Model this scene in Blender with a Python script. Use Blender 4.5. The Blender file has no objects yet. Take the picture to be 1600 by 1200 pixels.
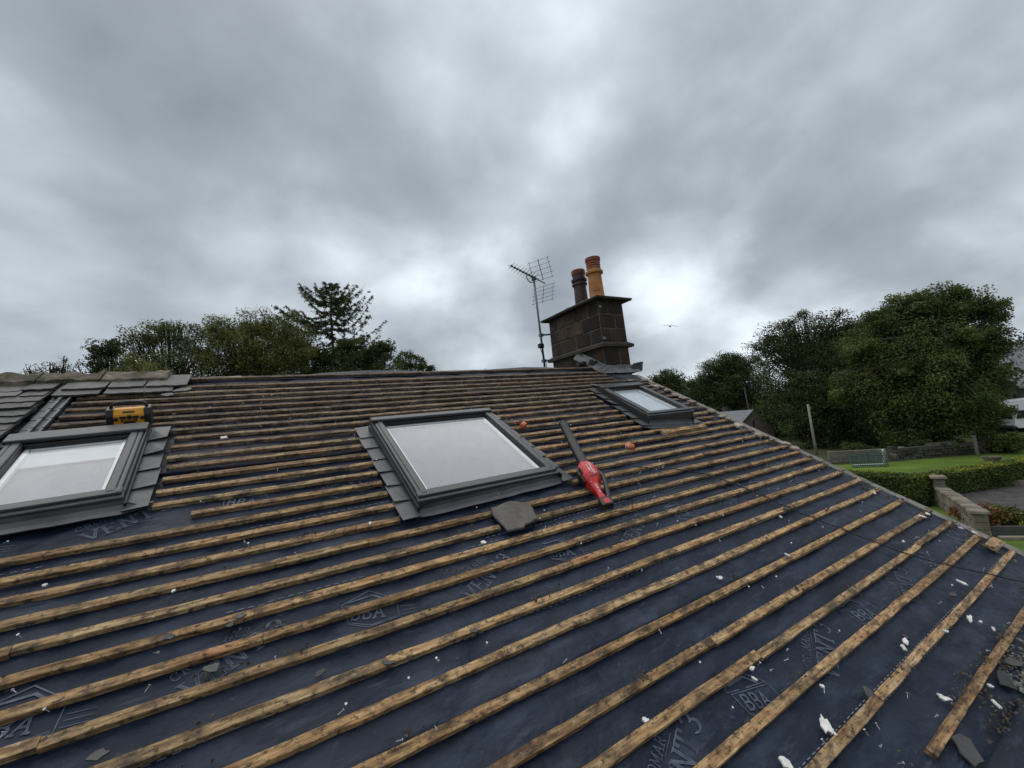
import bpy, bmesh, math, random
import numpy as np
from mathutils import Matrix, Vector, noise as mnoise

random.seed(7); np.random.seed(7)
sc = bpy.context.scene
col = sc.collection

# ------------------------------------------------------------------ camera
EYE = Vector((0, 0, 5.5))
F = 640.0                                            # focal length in pixels of a 1600 wide frame
CR = Matrix(((0.85824977, -0.04235705, 0.51148138),
             (-0.50254903, 0.13292294, 0.85426926),
             (-0.10417194, -0.99022087, 0.09279459)))  # image axes (right, down, forward) -> world
cam_d = bpy.data.cameras.new('camera'); cam = bpy.data.objects.new('camera', cam_d); col.objects.link(cam)
cam_d.sensor_width = 36; cam_d.lens = F / 1600 * 36; cam_d.clip_start = 0.05; cam_d.clip_end = 3000
rx, dn, fw = (Vector([CR[i][j] for i in range(3)]) for j in range(3))
cm = Matrix((( rx[0], -dn[0], -fw[0], EYE[0]), (rx[1], -dn[1], -fw[1], EYE[1]), (rx[2], -dn[2], -fw[2], EYE[2]), (0, 0, 0, 1)))
cam.matrix_world = cm
sc.camera = cam

# ------------------------------------------------------------------ sky
SUN_EL, SUN_AZ = math.radians(72), math.radians(-15)     # azimuth from +Y towards +X
w = bpy.data.worlds.new('World'); sc.world = w; w.use_nodes = True
nt = w.node_tree; nt.nodes.clear()
def N(t, **k):
    n = nt.nodes.new(t)
    for a, b in k.items(): setattr(n, a, b)
    return n
def L(a, b): nt.links.new(a, b)
def mth(op, a, b=None, clamp=False):
    n = N('ShaderNodeMath', operation=op, use_clamp=clamp)
    for i, v in enumerate((a, b)):
        if v is None: continue
        if isinstance(v, (int, float)): n.inputs[i].default_value = v
        else: L(v, n.inputs[i])
    return n.outputs[0]
tc = N('ShaderNodeTexCoord'); sep = N('ShaderNodeSeparateXYZ'); L(tc.outputs['Generated'], sep.inputs[0])
zz = mth('ADD', mth('MAXIMUM', sep.outputs[2], 0.0), 0.55)
cmb = N('ShaderNodeCombineXYZ'); L(mth('DIVIDE', sep.outputs[0], zz), cmb.inputs[0]); L(mth('DIVIDE', sep.outputs[1], zz), cmb.inputs[1])
def nz(scale, detail, rough, dist, off):
    mp = N('ShaderNodeMapping'); mp.inputs['Location'].default_value = off; L(cmb.outputs[0], mp.inputs[0])
    n = N('ShaderNodeTexNoise'); n.inputs['Scale'].default_value = scale; n.inputs['Detail'].default_value = detail
    n.inputs['Roughness'].default_value = rough; n.inputs['Distortion'].default_value = dist
    L(mp.outputs[0], n.inputs['Vector']); return n.outputs['Fac']
SKY_OFF = (-10.932, -10.141, 0)
a = nz(1.2, 3, 0.45, 0.2, SKY_OFF); b = nz(3.0, 7, 0.48, 0.15, (SKY_OFF[0] + 2, SKY_OFF[1] + 7.3, 2)); c = nz(6.5, 6, 0.5, 0.2, (8, 2, 5))
v = mth('ADD', mth('ADD', mth('MULTIPLY', a, 0.62), mth('MULTIPLY', b, 0.38)), mth('MULTIPLY', c, 0.10))
v = mth('SUBTRACT', v, mth('MULTIPLY', mth('SUBTRACT', sep.outputs[2], 0.25), 0.10))   # cloud base darkens a little overhead
v = mth('ADD', mth('MULTIPLY', mth('SUBTRACT', v, 0.57), 1.5), 0.57)
rp = N('ShaderNodeValToRGB'); L(v, rp.inputs[0])
el = rp.color_ramp.elements
el[0].position = 0.28; el[0].color = (0.135, 0.157, 0.183, 1)
el[1].position = 0.88; el[1].color = (0.66, 0.725, 0.78, 1)
for p_, c_ in ((0.45, (0.215, 0.243, 0.272, 1)), (0.57, (0.318, 0.355, 0.390, 1)), (0.69, (0.48, 0.53, 0.575, 1))):
    e = el.new(p_); e.color = c_
sky = N('ShaderNodeTexSky', sky_type='NISHITA', sun_disc=False)
sky.sun_elevation = SUN_EL; sky.sun_rotation = SUN_AZ; sky.air_density = 1.0; sky.dust_density = 3.0
bs = N('ShaderNodeBackground'); L(sky.outputs[0], bs.inputs[0]); bs.inputs[1].default_value = 0.05
bc = N('ShaderNodeBackground'); L(rp.outputs[0], bc.inputs[0]); bc.inputs[1].default_value = 1.54
mx = N('ShaderNodeMixShader'); mx.inputs[0].default_value = 0.94; L(bs.outputs[0], mx.inputs[1]); L(bc.outputs[0], mx.inputs[2])
wo = N('ShaderNodeOutputWorld'); L(mx.outputs[0], wo.inputs[0])

# ------------------------------------------------------------------ sun (veiled by cloud) and exposure
sd = bpy.data.lights.new('sun', 'SUN'); sd.energy = 1.5; sd.angle = math.radians(85); sd.color = (1, 0.96, 0.9)
so = bpy.data.objects.new('sun', sd); col.objects.link(so); so.location = (0, 0, 40)
dirv = Vector((math.sin(SUN_AZ) * math.cos(SUN_EL), math.cos(SUN_AZ) * math.cos(SUN_EL), math.sin(SUN_EL)))
so.rotation_euler = dirv.to_track_quat('Z', 'Y').to_euler()
vs = sc.view_settings; vs.view_transform = 'Standard'; vs.look = 'None'; vs.exposure = 0.32; vs.gamma = 1.0; vs.use_curve_mapping = False
sc.render.engine = 'CYCLES'

# ------------------------------------------------------------------ frames
P = math.radians(28.5)
SU = Vector((0, math.cos(P), math.sin(P))); NV = Vector((0, -math.sin(P), math.cos(P)))
O = EYE + NV * -1.65
RM = Matrix(((1, 0, 0, O[0]), (0, SU[1], NV[1], O[1]), (0, SU[2], NV[2], O[2]), (0, 0, 0, 1)))   # roof frame: (along, upslope, above) -> world
def T(x, y, z): return Matrix.Translation((x, y, z))
def RX(a): return Matrix.Rotation(a, 4, 'X')
def RY(a): return Matrix.Rotation(a, 4, 'Y')
def RZ(a): return Matrix.Rotation(a, 4, 'Z')
def ray(px, py): return CR @ Vector((px - 800, py - 600, F))
def at(px, py, dist):                                   # a world point on a sight line, dist metres away over the ground
    d = ray(px, py); return EYE + d * (dist / math.hypot(d[0], d[1]))
def gnd(px, py, z=0.0):
    d = ray(px, py); return EYE + d * ((z - EYE[2]) / d[2])
def mpp(p):                                             # metres per photo pixel at a world point
    return (p - EYE).dot(fw) / F

WM = {}
def put(o, M, parent=None):
    WM[o.name] = M
    if parent is not None:
        o.parent = parent; o.matrix_basis = WM[parent.name].inverted() @ M
    else: o.matrix_basis = M
def link(name, me, mat=None, parent=None, M=Matrix(), color=None):
    o = bpy.data.objects.new(name, me); col.objects.link(o)
    if mat is not None and me is not None and len(me.materials) == 0: me.materials.append(mat)
    put(o, M, parent)
    if color: o.color = color
    return o
def empty(name, M, parent=None):
    o = bpy.data.objects.new(name, None); col.objects.link(o); o.empty_display_size = 0.1; put(o, M, parent); return o
def tag(o, label=None, cat=None, group=None, kind=None):
    for k, x in (('label', label), ('category', cat), ('group', group), ('kind', kind)):
        if x: o[k] = x
    return o

class MB:
    def __init__(s): s.v = []; s.f = []
    def add(s, vs, fs, M=None):
        k = len(s.v)
        for p in vs:
            p = Vector(p); s.v.append(tuple(M @ p) if M is not None else tuple(p))
        for f in fs: s.f.append(tuple(i + k for i in f))
        return s
    def box(s, c, d, M=None, taper=1.0):
        x, y, z = (q / 2 for q in d); t = taper
        vs = [(-x, -y, -z), (x, -y, -z), (x, y, -z), (-x, y, -z), (-x * t, -y * t, z), (x * t, -y * t, z), (x * t, y * t, z), (-x * t, y * t, z)]
        vs = [(a + c[0], b + c[1], e + c[2]) for a, b, e in vs]
        return s.add(vs, [(3, 2, 1, 0), (4, 5, 6, 7), (0, 1, 5, 4), (1, 2, 6, 5), (2, 3, 7, 6), (3, 0, 4, 7)], M)
    def prism(s, poly, z0, z1, M=None):
        n = len(poly)
        vs = [(x, y, z0) for x, y in poly] + [(x, y, z1) for x, y in poly]
        fs = [tuple(range(n))[::-1], tuple(range(n, 2 * n))] + [(i, (i + 1) % n, n + (i + 1) % n, n + i) for i in range(n)]
        return s.add(vs, fs, M)
    def tube(s, pts, rs, n=8, M=None, cap=True):
        pts = [Vector(p) for p in pts]
        if not hasattr(rs, '__len__'): rs = [rs] * len(pts)
        vs = []; fs = []; up = Vector((0.13, 0.21, 0.97))
        for i, p in enumerate(pts):
            d = (pts[min(i + 1, len(pts) - 1)] - pts[max(i - 1, 0)]).normalized()
            if abs(d.dot(up)) > 0.95: up = Vector((0.9, 0.3, 0.1))
            a = d.cross(up).normalized(); b = d.cross(a)
            for k in range(n):
                t = 2 * math.pi * k / n; vs.append(p + (a * math.cos(t) + b * math.sin(t)) * rs[i])
        for i in range(len(pts) - 1):
            for k in range(n):
                q = (k + 1) % n; fs.append((i * n + k, i * n + q, (i + 1) * n + q, (i + 1) * n + k))
        if cap: fs += [tuple(range(n)), tuple(range((len(pts) - 1) * n, len(pts) * n))[::-1]]
        return s.add(vs, fs, M)
    def lathe(s, prof, n=20, M=None):
        vs = []; fs = []
        for r, z in prof:
            for k in range(n): t = 2 * math.pi * k / n; vs.append((r * math.cos(t), r * math.sin(t), z))
        for i in range(len(prof) - 1):
            for k in range(n):
                q = (k + 1) % n; fs.append((i * n + k, i * n + q, (i + 1) * n + q, (i + 1) * n + k))
        fs += [tuple(range(n))[::-1], tuple(range((len(prof) - 1) * n, len(prof) * n))]
        return s.add(vs, fs, M)
    def loft(s, secs, M=None):
        n = len(secs[0]); vs = [p for q in secs for p in q]; fs = []
        for i in range(len(secs) - 1):
            for k in range(n):
                q = (k + 1) % n; fs.append((i * n + k, i * n + q, (i + 1) * n + q, (i + 1) * n + k))
        fs += [tuple(range(n))[::-1], tuple(range((len(secs) - 1) * n, len(secs) * n))]
        return s.add(vs, fs, M)
    def mesh(s, name, smooth=False, bevel=0.0, seg=1, fix=True):
        me = bpy.data.meshes.new(name); me.from_pydata(s.v, [], s.f)
        if fix or bevel:
            bm = bmesh.new(); bm.from_mesh(me)
            if fix: bmesh.ops.recalc_face_normals(bm, faces=bm.faces)
            if bevel: bmesh.ops.bevel(bm, geom=bm.edges[:], offset=bevel, segments=seg, affect='EDGES', clamp_overlap=True)
            bm.to_mesh(me); bm.free()
        if smooth:
            for p in me.polygons: p.use_smooth = True
        me.update(); return me
    def build(s, name, mat, parent=None, M=Matrix(), **k):
        # vertices are given in frame M; the object's origin sits at their centre
        cx = [sum(q[i] for q in s.v) / len(s.v) for i in range(3)]
        s.v = [(q[0] - cx[0], q[1] - cx[1], q[2] - cx[2]) for q in s.v]
        color = k.pop('color', None)
        return link(name, s.mesh(name, **k), mat, parent, M @ T(*cx), color)

# ------------------------------------------------------------------ materials
def mat(name, cols, scale=6.0, detail=6.0, rough=0.7, bump=0.0, bscale=None, stretch=(1, 1, 1), spec=0.4, metal=0.0, island=0.0,
        tint=False, rand=0.0, contrast=(0.3, 0.7), spots=None, coords='Object', transl=0.0, bdist=0.01):
    m = bpy.data.materials.new(name); m.use_nodes = True; t = m.node_tree; nd = t.nodes; nd.clear()
    def n(ty, **k):
        q = nd.new(ty)
        for x, y in k.items(): setattr(q, x, y)
        return q
    lk = t.links.new
    out = n('ShaderNodeOutputMaterial'); bs = n('ShaderNodeBsdfPrincipled')
    bs.inputs['Roughness'].default_value = rough; bs.inputs['Metallic'].default_value = metal
    bs.inputs['Specular IOR Level'].default_value = spec
    tcn = n('ShaderNodeTexCoord'); mp = n('ShaderNodeMapping'); mp.inputs['Scale'].default_value = stretch
    lk(tcn.outputs[coords], mp.inputs[0]); vec = mp.outputs[0]
    oi = n('ShaderNodeObjectInfo')
    va = n('ShaderNodeVectorMath', operation='ADD'); vm = n('ShaderNodeMath', operation='MULTIPLY'); vm.inputs[1].default_value = 37.0
    lk(oi.outputs['Random'], vm.inputs[0]); lk(vec, va.inputs[0]); lk(vm.outputs[0], va.inputs[1]); vec = va.outputs[0]
    nz_ = n('ShaderNodeTexNoise'); nz_.inputs['Scale'].default_value = scale; nz_.inputs['Detail'].default_value = detail; nz_.inputs['Roughness'].default_value = 0.6
    lk(vec, nz_.inputs['Vector'])
    rp_ = n('ShaderNodeValToRGB'); e = rp_.color_ramp.elements
    e[0].position = contrast[0]; e[1].position = contrast[1]
    e[0].color = (*cols[0], 1); e[1].color = (*cols[-1], 1)
    for i, cc in enumerate(cols[1:-1]):
        q = e.new(contrast[0] + (contrast[1] - contrast[0]) * (i + 1) / (len(cols) - 1)); q.color = (*cc, 1)
    lk(nz_.outputs['Fac'], rp_.inputs[0]); c = rp_.outputs[0]
    for (sc_, lo, hi, cc, stg, strf) in (spots or []):
        ms = n('ShaderNodeMapping'); ms.inputs['Scale'].default_value = strf; lk(va.outputs[0], ms.inputs[0])
        n2 = n('ShaderNodeTexNoise'); n2.inputs['Scale'].default_value = sc_; n2.inputs['Detail'].default_value = 7; n2.inputs['Roughness'].default_value = 0.65
        lk(ms.outputs[0], n2.inputs['Vector'])
        mr = n('ShaderNodeMapRange'); mr.inputs[1].default_value = lo; mr.inputs[2].default_value = hi; mr.inputs[4].default_value = stg
        lk(n2.outputs['Fac'], mr.inputs[0])
        mi = n('ShaderNodeMix', data_type='RGBA'); lk(mr.outputs[0], mi.inputs[0]); lk(c, mi.inputs[6]); mi.inputs[7].default_value = (*cc, 1); c = mi.outputs[2]
    if tint:
        mi = n('ShaderNodeMix', data_type='RGBA', blend_type='MULTIPLY'); mi.inputs[0].default_value = 1; lk(c, mi.inputs[6]); lk(oi.outputs['Color'], mi.inputs[7]); c = mi.outputs[2]
    if rand or island:
        hs = n('ShaderNodeHueSaturation'); mr = n('ShaderNodeMapRange')
        am = rand or island; mr.inputs[3].default_value = 1 - am; mr.inputs[4].default_value = 1 + am
        if island:
            ge = n('ShaderNodeNewGeometry'); lk(ge.outputs['Random Per Island'], mr.inputs[0])
        else: lk(oi.outputs['Random'], mr.inputs[0])
        lk(mr.outputs[0], hs.inputs['Value']); lk(c, hs.inputs['Color']); c = hs.outputs[0]
    lk(c, bs.inputs['Base Color'])
    if bump:
        n3 = n('ShaderNodeTexNoise'); n3.inputs['Scale'].default_value = bscale or scale * 2; n3.inputs['Detail'].default_value = 8
        lk(vec, n3.inputs['Vector']); bp = n('ShaderNodeBump'); bp.inputs['Strength'].default_value = bump; bp.inputs['Distance'].default_value = bdist
        lk(n3.outputs['Fac'], bp.inputs['Height']); lk(bp.outputs[0], bs.inputs['Normal'])
    sh = bs.outputs[0]
    if transl:
        tr = n('ShaderNodeBsdfTranslucent'); lk(c, tr.inputs[0]); ms = n('ShaderNodeMixShader'); ms.inputs[0].default_value = transl
        lk(sh, ms.inputs[1]); lk(tr.outputs[0], ms.inputs[2]); sh = ms.outputs[0]
    lk(sh, out.inputs[0]); return m

M_ = {}
M_['batten'] = mat('batten_wood', [(0.10, 0.056, 0.027), (0.30, 0.175, 0.078), (0.46, 0.295, 0.138), (0.60, 0.43, 0.235)], 7, 9, 0.85, 1.0, 16, (1, 8, 8), tint=True, contrast=(0.30, 0.68), bdist=0.006,
    spots=[(3.2, 0.58, 0.74, (0.34, 0.09, 0.035), 0.55, (1, 0.25, 0.25)), (9, 0.47, 0.64, (0.055, 0.042, 0.030), 0.88, (1, 0.22, 0.22)), (34, 0.52, 0.64, (0.035, 0.027, 0.020), 0.88, (1, 0.16, 0.16)), (26, 0.60, 0.70, (0.60, 0.50, 0.36), 0.6, (1, 0.2, 0.2)), (2.0, 0.60, 0.72, (0.10, 0.10, 0.045), 0.5, (1, 0.2, 0.2))])
M_['felt'] = mat('underlay_felt', [(0.0058, 0.0105, 0.0240), (0.0105, 0.0175, 0.0360)], 1.6, 9, 0.52, 1.0, 6, spec=0.24, bdist=0.035,
    tint=True, spots=[(3.0, 0.48, 0.74, (0.036, 0.051, 0.086), 0.85, (1, 3.0, 1)), (9, 0.58, 0.70, (0.046, 0.058, 0.084), 0.75, (0.5, 2.5, 1)), (26, 0.64, 0.73, (0.085, 0.09, 0.10), 0.55, (1, 1, 1)), (1.1, 0.58, 0.74, (0.017, 0.018, 0.023), 0.6, (1, 2, 1))])
M_['print'] = mat('felt_print', [(0.026, 0.036, 0.060), (0.085, 0.108, 0.15)], 18, 6, 0.6, contrast=(0.36, 0.56))
M_['stitch'] = mat('felt_stitch', [(0.10, 0.115, 0.15), (0.2, 0.22, 0.26)], 9, 4, 0.7)
M_['lead'] = mat('grey_flashing', [(0.034, 0.037, 0.041), (0.090, 0.094, 0.100)], 5, 9, 0.45, 0.7, 9, spec=0.5, rand=0.12, spots=[(7, 0.6, 0.75, (0.028, 0.03, 0.026), 0.6, (1, 1, 1))])
M_['oldlead'] = mat('weathered_lead', [(0.07, 0.072, 0.076), (0.17, 0.172, 0.175)], 7, 7, 0.55, 0.6, 12, spec=0.5, spots=[(4, 0.55, 0.7, (0.05, 0.045, 0.04), 0.7, (1, 1, 1))])
M_['frame'] = mat('window_cladding', [(0.033, 0.035, 0.038), (0.058, 0.060, 0.065)], 3, 6, 0.38, 0.10, 20, spec=0.45,  spots=[(9, 0.62, 0.8, (0.085, 0.085, 0.085), 0.4, (1, 1, 1))])
M_['frame_dark'] = mat('window_gasket', [(0.012, 0.012, 0.013), (0.02, 0.02, 0.022)], 6, 4, 0.45)
M_['lining'] = mat('white_lining', [(0.78, 0.79, 0.78), (0.82, 0.83, 0.82)], 3, 3, 0.6)
M_['sky_backing'] = mat('pale_sky_backing', [(0.13, 0.136, 0.165), (0.19, 0.196, 0.225)], 0.9, 2, 0.8)  # lilac-grey stands in for sky reflected in the panes
M_['sky_backing_bright'] = mat('white_sky_backing', [(0.66, 0.74, 0.76), (0.72, 0.79, 0.81)], 2, 3, 0.8)  # pale cyan imitates bright horizon sky mirrored in the small window
M_['reflection_tone'] = mat('reflection_band', [(0.46, 0.48, 0.50), (0.5, 0.52, 0.54)], 3, 3, 0.6)  # light tone of a reflection, put into the colour
M_['slate'] = mat('roof_slate', [(0.026, 0.026, 0.027), (0.070, 0.067, 0.065)], 5, 8, 0.55, 0.9, 16, spec=0.45, rand=0.4, spots=[(9, 0.6, 0.75, (0.06, 0.052, 0.045), 0.6, (1, 1, 1))])
M_['ridge'] = mat('ridge_stone', [(0.045, 0.034, 0.025), (0.11, 0.085, 0.066), (0.19, 0.16, 0.13)], 6, 9, 0.9, 1.0, 18, rand=0.15,
    spots=[(5, 0.47, 0.58, (0.030, 0.034, 0.012), 0.95, (1, 1, 1)), (9, 0.56, 0.66, (0.055, 0.035, 0.022), 0.8, (1, 1, 1)), (13, 0.62, 0.7, (0.4, 0.38, 0.33), 0.7, (1, 1, 1))])
M_['stone'] = mat('sooty_sandstone', [(0.009, 0.008, 0.0075), (0.019, 0.015, 0.012), (0.042, 0.029, 0.020)], 2.5, 9, 0.85, 0.9, 22, tint=True, spots=[(5, 0.6, 0.75, (0.012, 0.011, 0.010), 0.8, (1, 1, 1)), (16, 0.64, 0.74, (0.10, 0.075, 0.055), 0.6, (1, 1, 1))])
M_['mortar'] = mat('pale_mortar', [(0.018, 0.016, 0.013), (0.15, 0.128, 0.10)], 9, 8, 0.9, 0.8, 30)
M_['capstone'] = mat('chimney_cap_stone', [(0.022, 0.019, 0.016), (0.075, 0.064, 0.052)], 5, 8, 0.9, 0.9, 16, spots=[(4, 0.58, 0.70, (0.045, 0.045, 0.022), 0.8, (1, 1, 1))])
M_['pot_buff'] = mat('buff_clay', [(0.30, 0.12, 0.04), (0.50, 0.24, 0.085)], 6, 7, 0.75, 0.3, 20, spots=[(5, 0.55, 0.7, (0.24, 0.07, 0.03), 0.7, (1, 1, 2))])
M_['pot_dark'] = mat('purple_brown_clay', [(0.035, 0.022, 0.021), (0.085, 0.05, 0.048)], 6, 7, 0.6, 0.3, 20)
M_['pot_red'] = mat('red_clay', [(0.12, 0.035, 0.022), (0.28, 0.085, 0.045)], 6, 7, 0.75, 0.3, 20)
M_['rubble'] = mat('verge_mortar', [(0.20, 0.15, 0.12), (0.42, 0.36, 0.31)], 7, 8, 0.95, 1.0, 20, rand=0.25, spots=[(5, 0.56, 0.68, (0.24, 0.10, 0.075), 0.7, (1, 1, 1))])
M_['verge'] = mat('verge_strip', [(0.11, 0.105, 0.095), (0.24, 0.23, 0.21)], 6, 8, 0.85, 0.7, 18, rand=0.15)
M_['white'] = mat('white_plaster', [(0.55, 0.53, 0.50), (0.78, 0.77, 0.74)], 20, 5, 0.9, 0.5, 40)
M_['render'] = mat('roughcast_render', [(0.36, 0.34, 0.30), (0.48, 0.46, 0.42)], 8, 8, 0.95, 0.6, 40)
M_['black'] = mat('black_plastic', [(0.010, 0.010, 0.011), (0.018, 0.018, 0.019)], 20, 4, 0.42, 0.1, 60, spec=0.5)
M_['grey_tube'] = mat('dark_grey_tube', [(0.010, 0.0105, 0.0115), (0.017, 0.018, 0.019)], 12, 4, 0.38, spec=0.5)
M_['red'] = mat('red_plastic', [(0.42, 0.008, 0.014), (0.50, 0.012, 0.018)], 9, 4, 0.38, spec=0.5, spots=[(14, 0.62, 0.75, (0.25, 0.03, 0.03), 0.4, (1, 1, 1))])
M_['yellow'] = mat('yellow_plastic', [(0.62, 0.27, 0.012), (0.75, 0.34, 0.018)], 9, 5, 0.45, spots=[(12, 0.6, 0.75, (0.35, 0.17, 0.03), 0.5, (1, 1, 1))])
M_['display'] = mat('grey_display', [(0.10, 0.11, 0.09), (0.14, 0.15, 0.12)], 9, 2, 0.25)
M_['galv'] = mat('galvanised_metal', [(0.10, 0.115, 0.125), (0.2, 0.22, 0.23)], 14, 5, 0.45, metal=0.5)
M_['cable'] = mat('black_cable', [(0.008, 0.008, 0.009), (0.014, 0.014, 0.015)], 9, 2, 0.45)
M_['orange'] = mat('orange_clay', [(0.45, 0.09, 0.03), (0.62, 0.16, 0.06)], 12, 6, 0.85, 0.6, 30, spots=[(9, 0.52, 0.6, (0.62, 0.50, 0.40), 0.9, (1, 1, 1))])
M_['slab'] = mat('split_stone_slate', [(0.075, 0.068, 0.060), (0.155, 0.142, 0.128)], 9, 9, 0.85, 1.0, 26, spots=[(4, 0.55, 0.7, (0.065, 0.052, 0.044), 0.7, (1, 1, 1))])
M_['crumb'] = mat('roof_dirt', [(0.04, 0.032, 0.025), (0.10, 0.085, 0.065)], 20, 4, 0.95, island=0.5)
M_['nail'] = mat('nail_metal', [(0.42, 0.42, 0.42), (0.6, 0.6, 0.6)], 9, 2, 0.4, metal=0.3)
M_['bark'] = mat('bark', [(0.035, 0.027, 0.02), (0.09, 0.072, 0.055)], 6, 7, 0.95, 0.8, 20)
def leafm(name, a, b, isl=0.35): return mat(name, [a, b], 0.55, 3, 0.6, spec=0.25, island=isl, transl=0.3, contrast=(0.35, 0.65))
M_['leaf_dark'] = leafm('dark_leaves', (0.036, 0.054, 0.017), (0.080, 0.104, 0.032), 0.35)
M_['leaf_mid'] = leafm('green_leaves', (0.045, 0.070, 0.018), (0.120, 0.150, 0.038), 0.35)
M_['leaf_olive'] = leafm('olive_leaves', (0.085, 0.098, 0.024), (0.20, 0.20, 0.055))
M_['leaf_birch'] = leafm('birch_leaves', (0.075, 0.092, 0.036), (0.15, 0.16, 0.06))
M_['leaf_needle'] = leafm('needles', (0.040, 0.056, 0.022), (0.085, 0.10, 0.036))
M_['leaf_haze'] = leafm('hazed_leaves', (0.060, 0.078, 0.055), (0.085, 0.105, 0.072))  # distance haze greyed into the leaf colour
M_['leaf_hedge'] = leafm('hedge_leaves', (0.045, 0.070, 0.016), (0.105, 0.140, 0.028))
M_['leaf_yellow'] = leafm('yellow_green_leaves', (0.16, 0.19, 0.022), (0.26, 0.27, 0.035))
M_['leaf_red'] = leafm('russet_leaves', (0.16, 0.055, 0.025), (0.22, 0.10, 0.04))
M_['grass'] = mat('lawn_grass', [(0.055, 0.092, 0.015), (0.092, 0.150, 0.022), (0.130, 0.185, 0.034)], 0.35, 9, 0.9, 1.0, 14, spec=0.2, bdist=0.05, contrast=(0.3, 0.7))
M_['rough_grass'] = mat('rough_ground', [(0.035, 0.045, 0.016), (0.075, 0.082, 0.03)], 0.12, 9, 0.95, 1.0, 8, spec=0.2, bdist=0.05)
M_['gravel'] = mat('dark_gravel', [(0.045, 0.042, 0.042), (0.095, 0.088, 0.085)], 2.5, 10, 0.95, 1.0, 20, spec=0.2, bdist=0.03)
M_['gstone'] = mat('garden_stone', [(0.10, 0.085, 0.065), (0.24, 0.21, 0.165)], 1.6, 8, 0.95, 0.9, 9, rand=0.2, bdist=0.03, spots=[(1.2, 0.56, 0.7, (0.05, 0.055, 0.028), 0.7, (1, 1, 1))])
M_['drystone'] = mat('dry_stone', [(0.032, 0.030, 0.025), (0.085, 0.078, 0.066)], 2, 7, 0.95, 0.9, 9, island=0.4, spots=[(0.9, 0.48, 0.6, (0.03, 0.036, 0.016), 0.8, (1, 1, 1))])
M_['timber'] = mat('grey_timber', [(0.10, 0.09, 0.078), (0.20, 0.18, 0.155)], 3, 7, 0.9, 0.5, 12, (1, 1, 0.2))
M_['pole'] = mat('pole_wood', [(0.20, 0.18, 0.155), (0.34, 0.31, 0.27)], 3, 7, 0.9, 0.5, 12, (1, 1, 0.2))
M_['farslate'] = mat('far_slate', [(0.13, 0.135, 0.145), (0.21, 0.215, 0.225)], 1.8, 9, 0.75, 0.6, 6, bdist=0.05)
M_['pebble'] = mat('pebbledash', [(0.16, 0.135, 0.115), (0.22, 0.19, 0.165)], 3, 9, 0.95, 0.6, 30)
M_['darkwall'] = mat('dark_stone_wall', [(0.045, 0.043, 0.042), (0.085, 0.082, 0.078)], 1.4, 9, 0.95, 0.6, 8)
M_['paint'] = mat('white_paint', [(0.66, 0.67, 0.68), (0.74, 0.75, 0.75)], 2, 3, 0.35)
M_['net'] = mat('green_net', [(0.02, 0.07, 0.05), (0.03, 0.095, 0.065)], 5, 3, 0.8)
M_['gull'] = mat('bird_feathers', [(0.08, 0.085, 0.09), (0.16, 0.165, 0.17)], 8, 3, 0.8)

def glass_mat(name, tint, extra):
    m = bpy.data.materials.new(name); m.use_nodes = True; t = m.node_tree; nd = t.nodes; nd.clear(); lk = t.links.new
    out = nd.new('ShaderNodeOutputMaterial'); tr = nd.new('ShaderNodeBsdfTransparent'); tr.inputs[0].default_value = (*tint, 1)
    gl = nd.new('ShaderNodeBsdfGlossy'); gl.inputs['Roughness'].default_value = 0.03
    lw = nd.new('ShaderNodeLayerWeight'); lw.inputs[0].default_value = 0.5
    fr = nd.new('ShaderNodeMath'); fr.operation = 'POWER'; fr.inputs[1].default_value = 4.0; lk(lw.outputs['Facing'], fr.inputs[0])
    ad = nd.new('ShaderNodeMath'); ad.operation = 'MULTIPLY_ADD'; ad.inputs[1].default_value = 1.0; ad.inputs[2].default_value = extra; ad.use_clamp = True
    nz_ = nd.new('ShaderNodeTexNoise'); nz_.inputs['Scale'].default_value = 60; nz_.inputs['Detail'].default_value = 3
    tcn = nd.new('ShaderNodeTexCoord'); lk(tcn.outputs['Object'], nz_.inputs[0])
    bp = nd.new('ShaderNodeBump'); bp.inputs['Strength'].default_value = 0.05; bp.inputs['Distance'].default_value = 0.002; lk(nz_.outputs['Fac'], bp.inputs['Height']); lk(bp.outputs[0], gl.inputs['Normal'])
    lk(fr.outputs[0], ad.inputs[0]); ms = nd.new('ShaderNodeMixShader'); lk(ad.outputs[0], ms.inputs[0]); lk(tr.outputs[0], ms.inputs[1]); lk(gl.outputs[0], ms.inputs[2])
    n2 = nd.new('ShaderNodeTexNoise'); n2.inputs['Scale'].default_value = 5; n2.inputs['Detail'].default_value = 10; n2.inputs['Roughness'].default_value = 0.7; lk(tcn.outputs['Object'], n2.inputs[0])
    mr = nd.new('ShaderNodeMapRange'); mr.inputs[1].default_value = 0.42; mr.inputs[2].default_value = 0.78; mr.inputs[4].default_value = 0.09; lk(n2.outputs['Fac'], mr.inputs[0])
    df = nd.new('ShaderNodeBsdfDiffuse'); df.inputs[0].default_value = (0.42, 0.41, 0.40, 1); m2 = nd.new('ShaderNodeMixShader'); lk(mr.outputs[0], m2.inputs[0]); lk(ms.outputs[0], m2.inputs[1]); lk(df.outputs[0], m2.inputs[2])
    lk(m2.outputs[0], out.inputs[0]); return m
M_['glass'] = glass_mat('window_glass', (0.97, 0.98, 0.99), 0.05)
M_['darkglass'] = mat('dark_window_glass', [(0.02, 0.022, 0.026), (0.03, 0.032, 0.036)], 3, 2, 0.12, spec=0.6)

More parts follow.
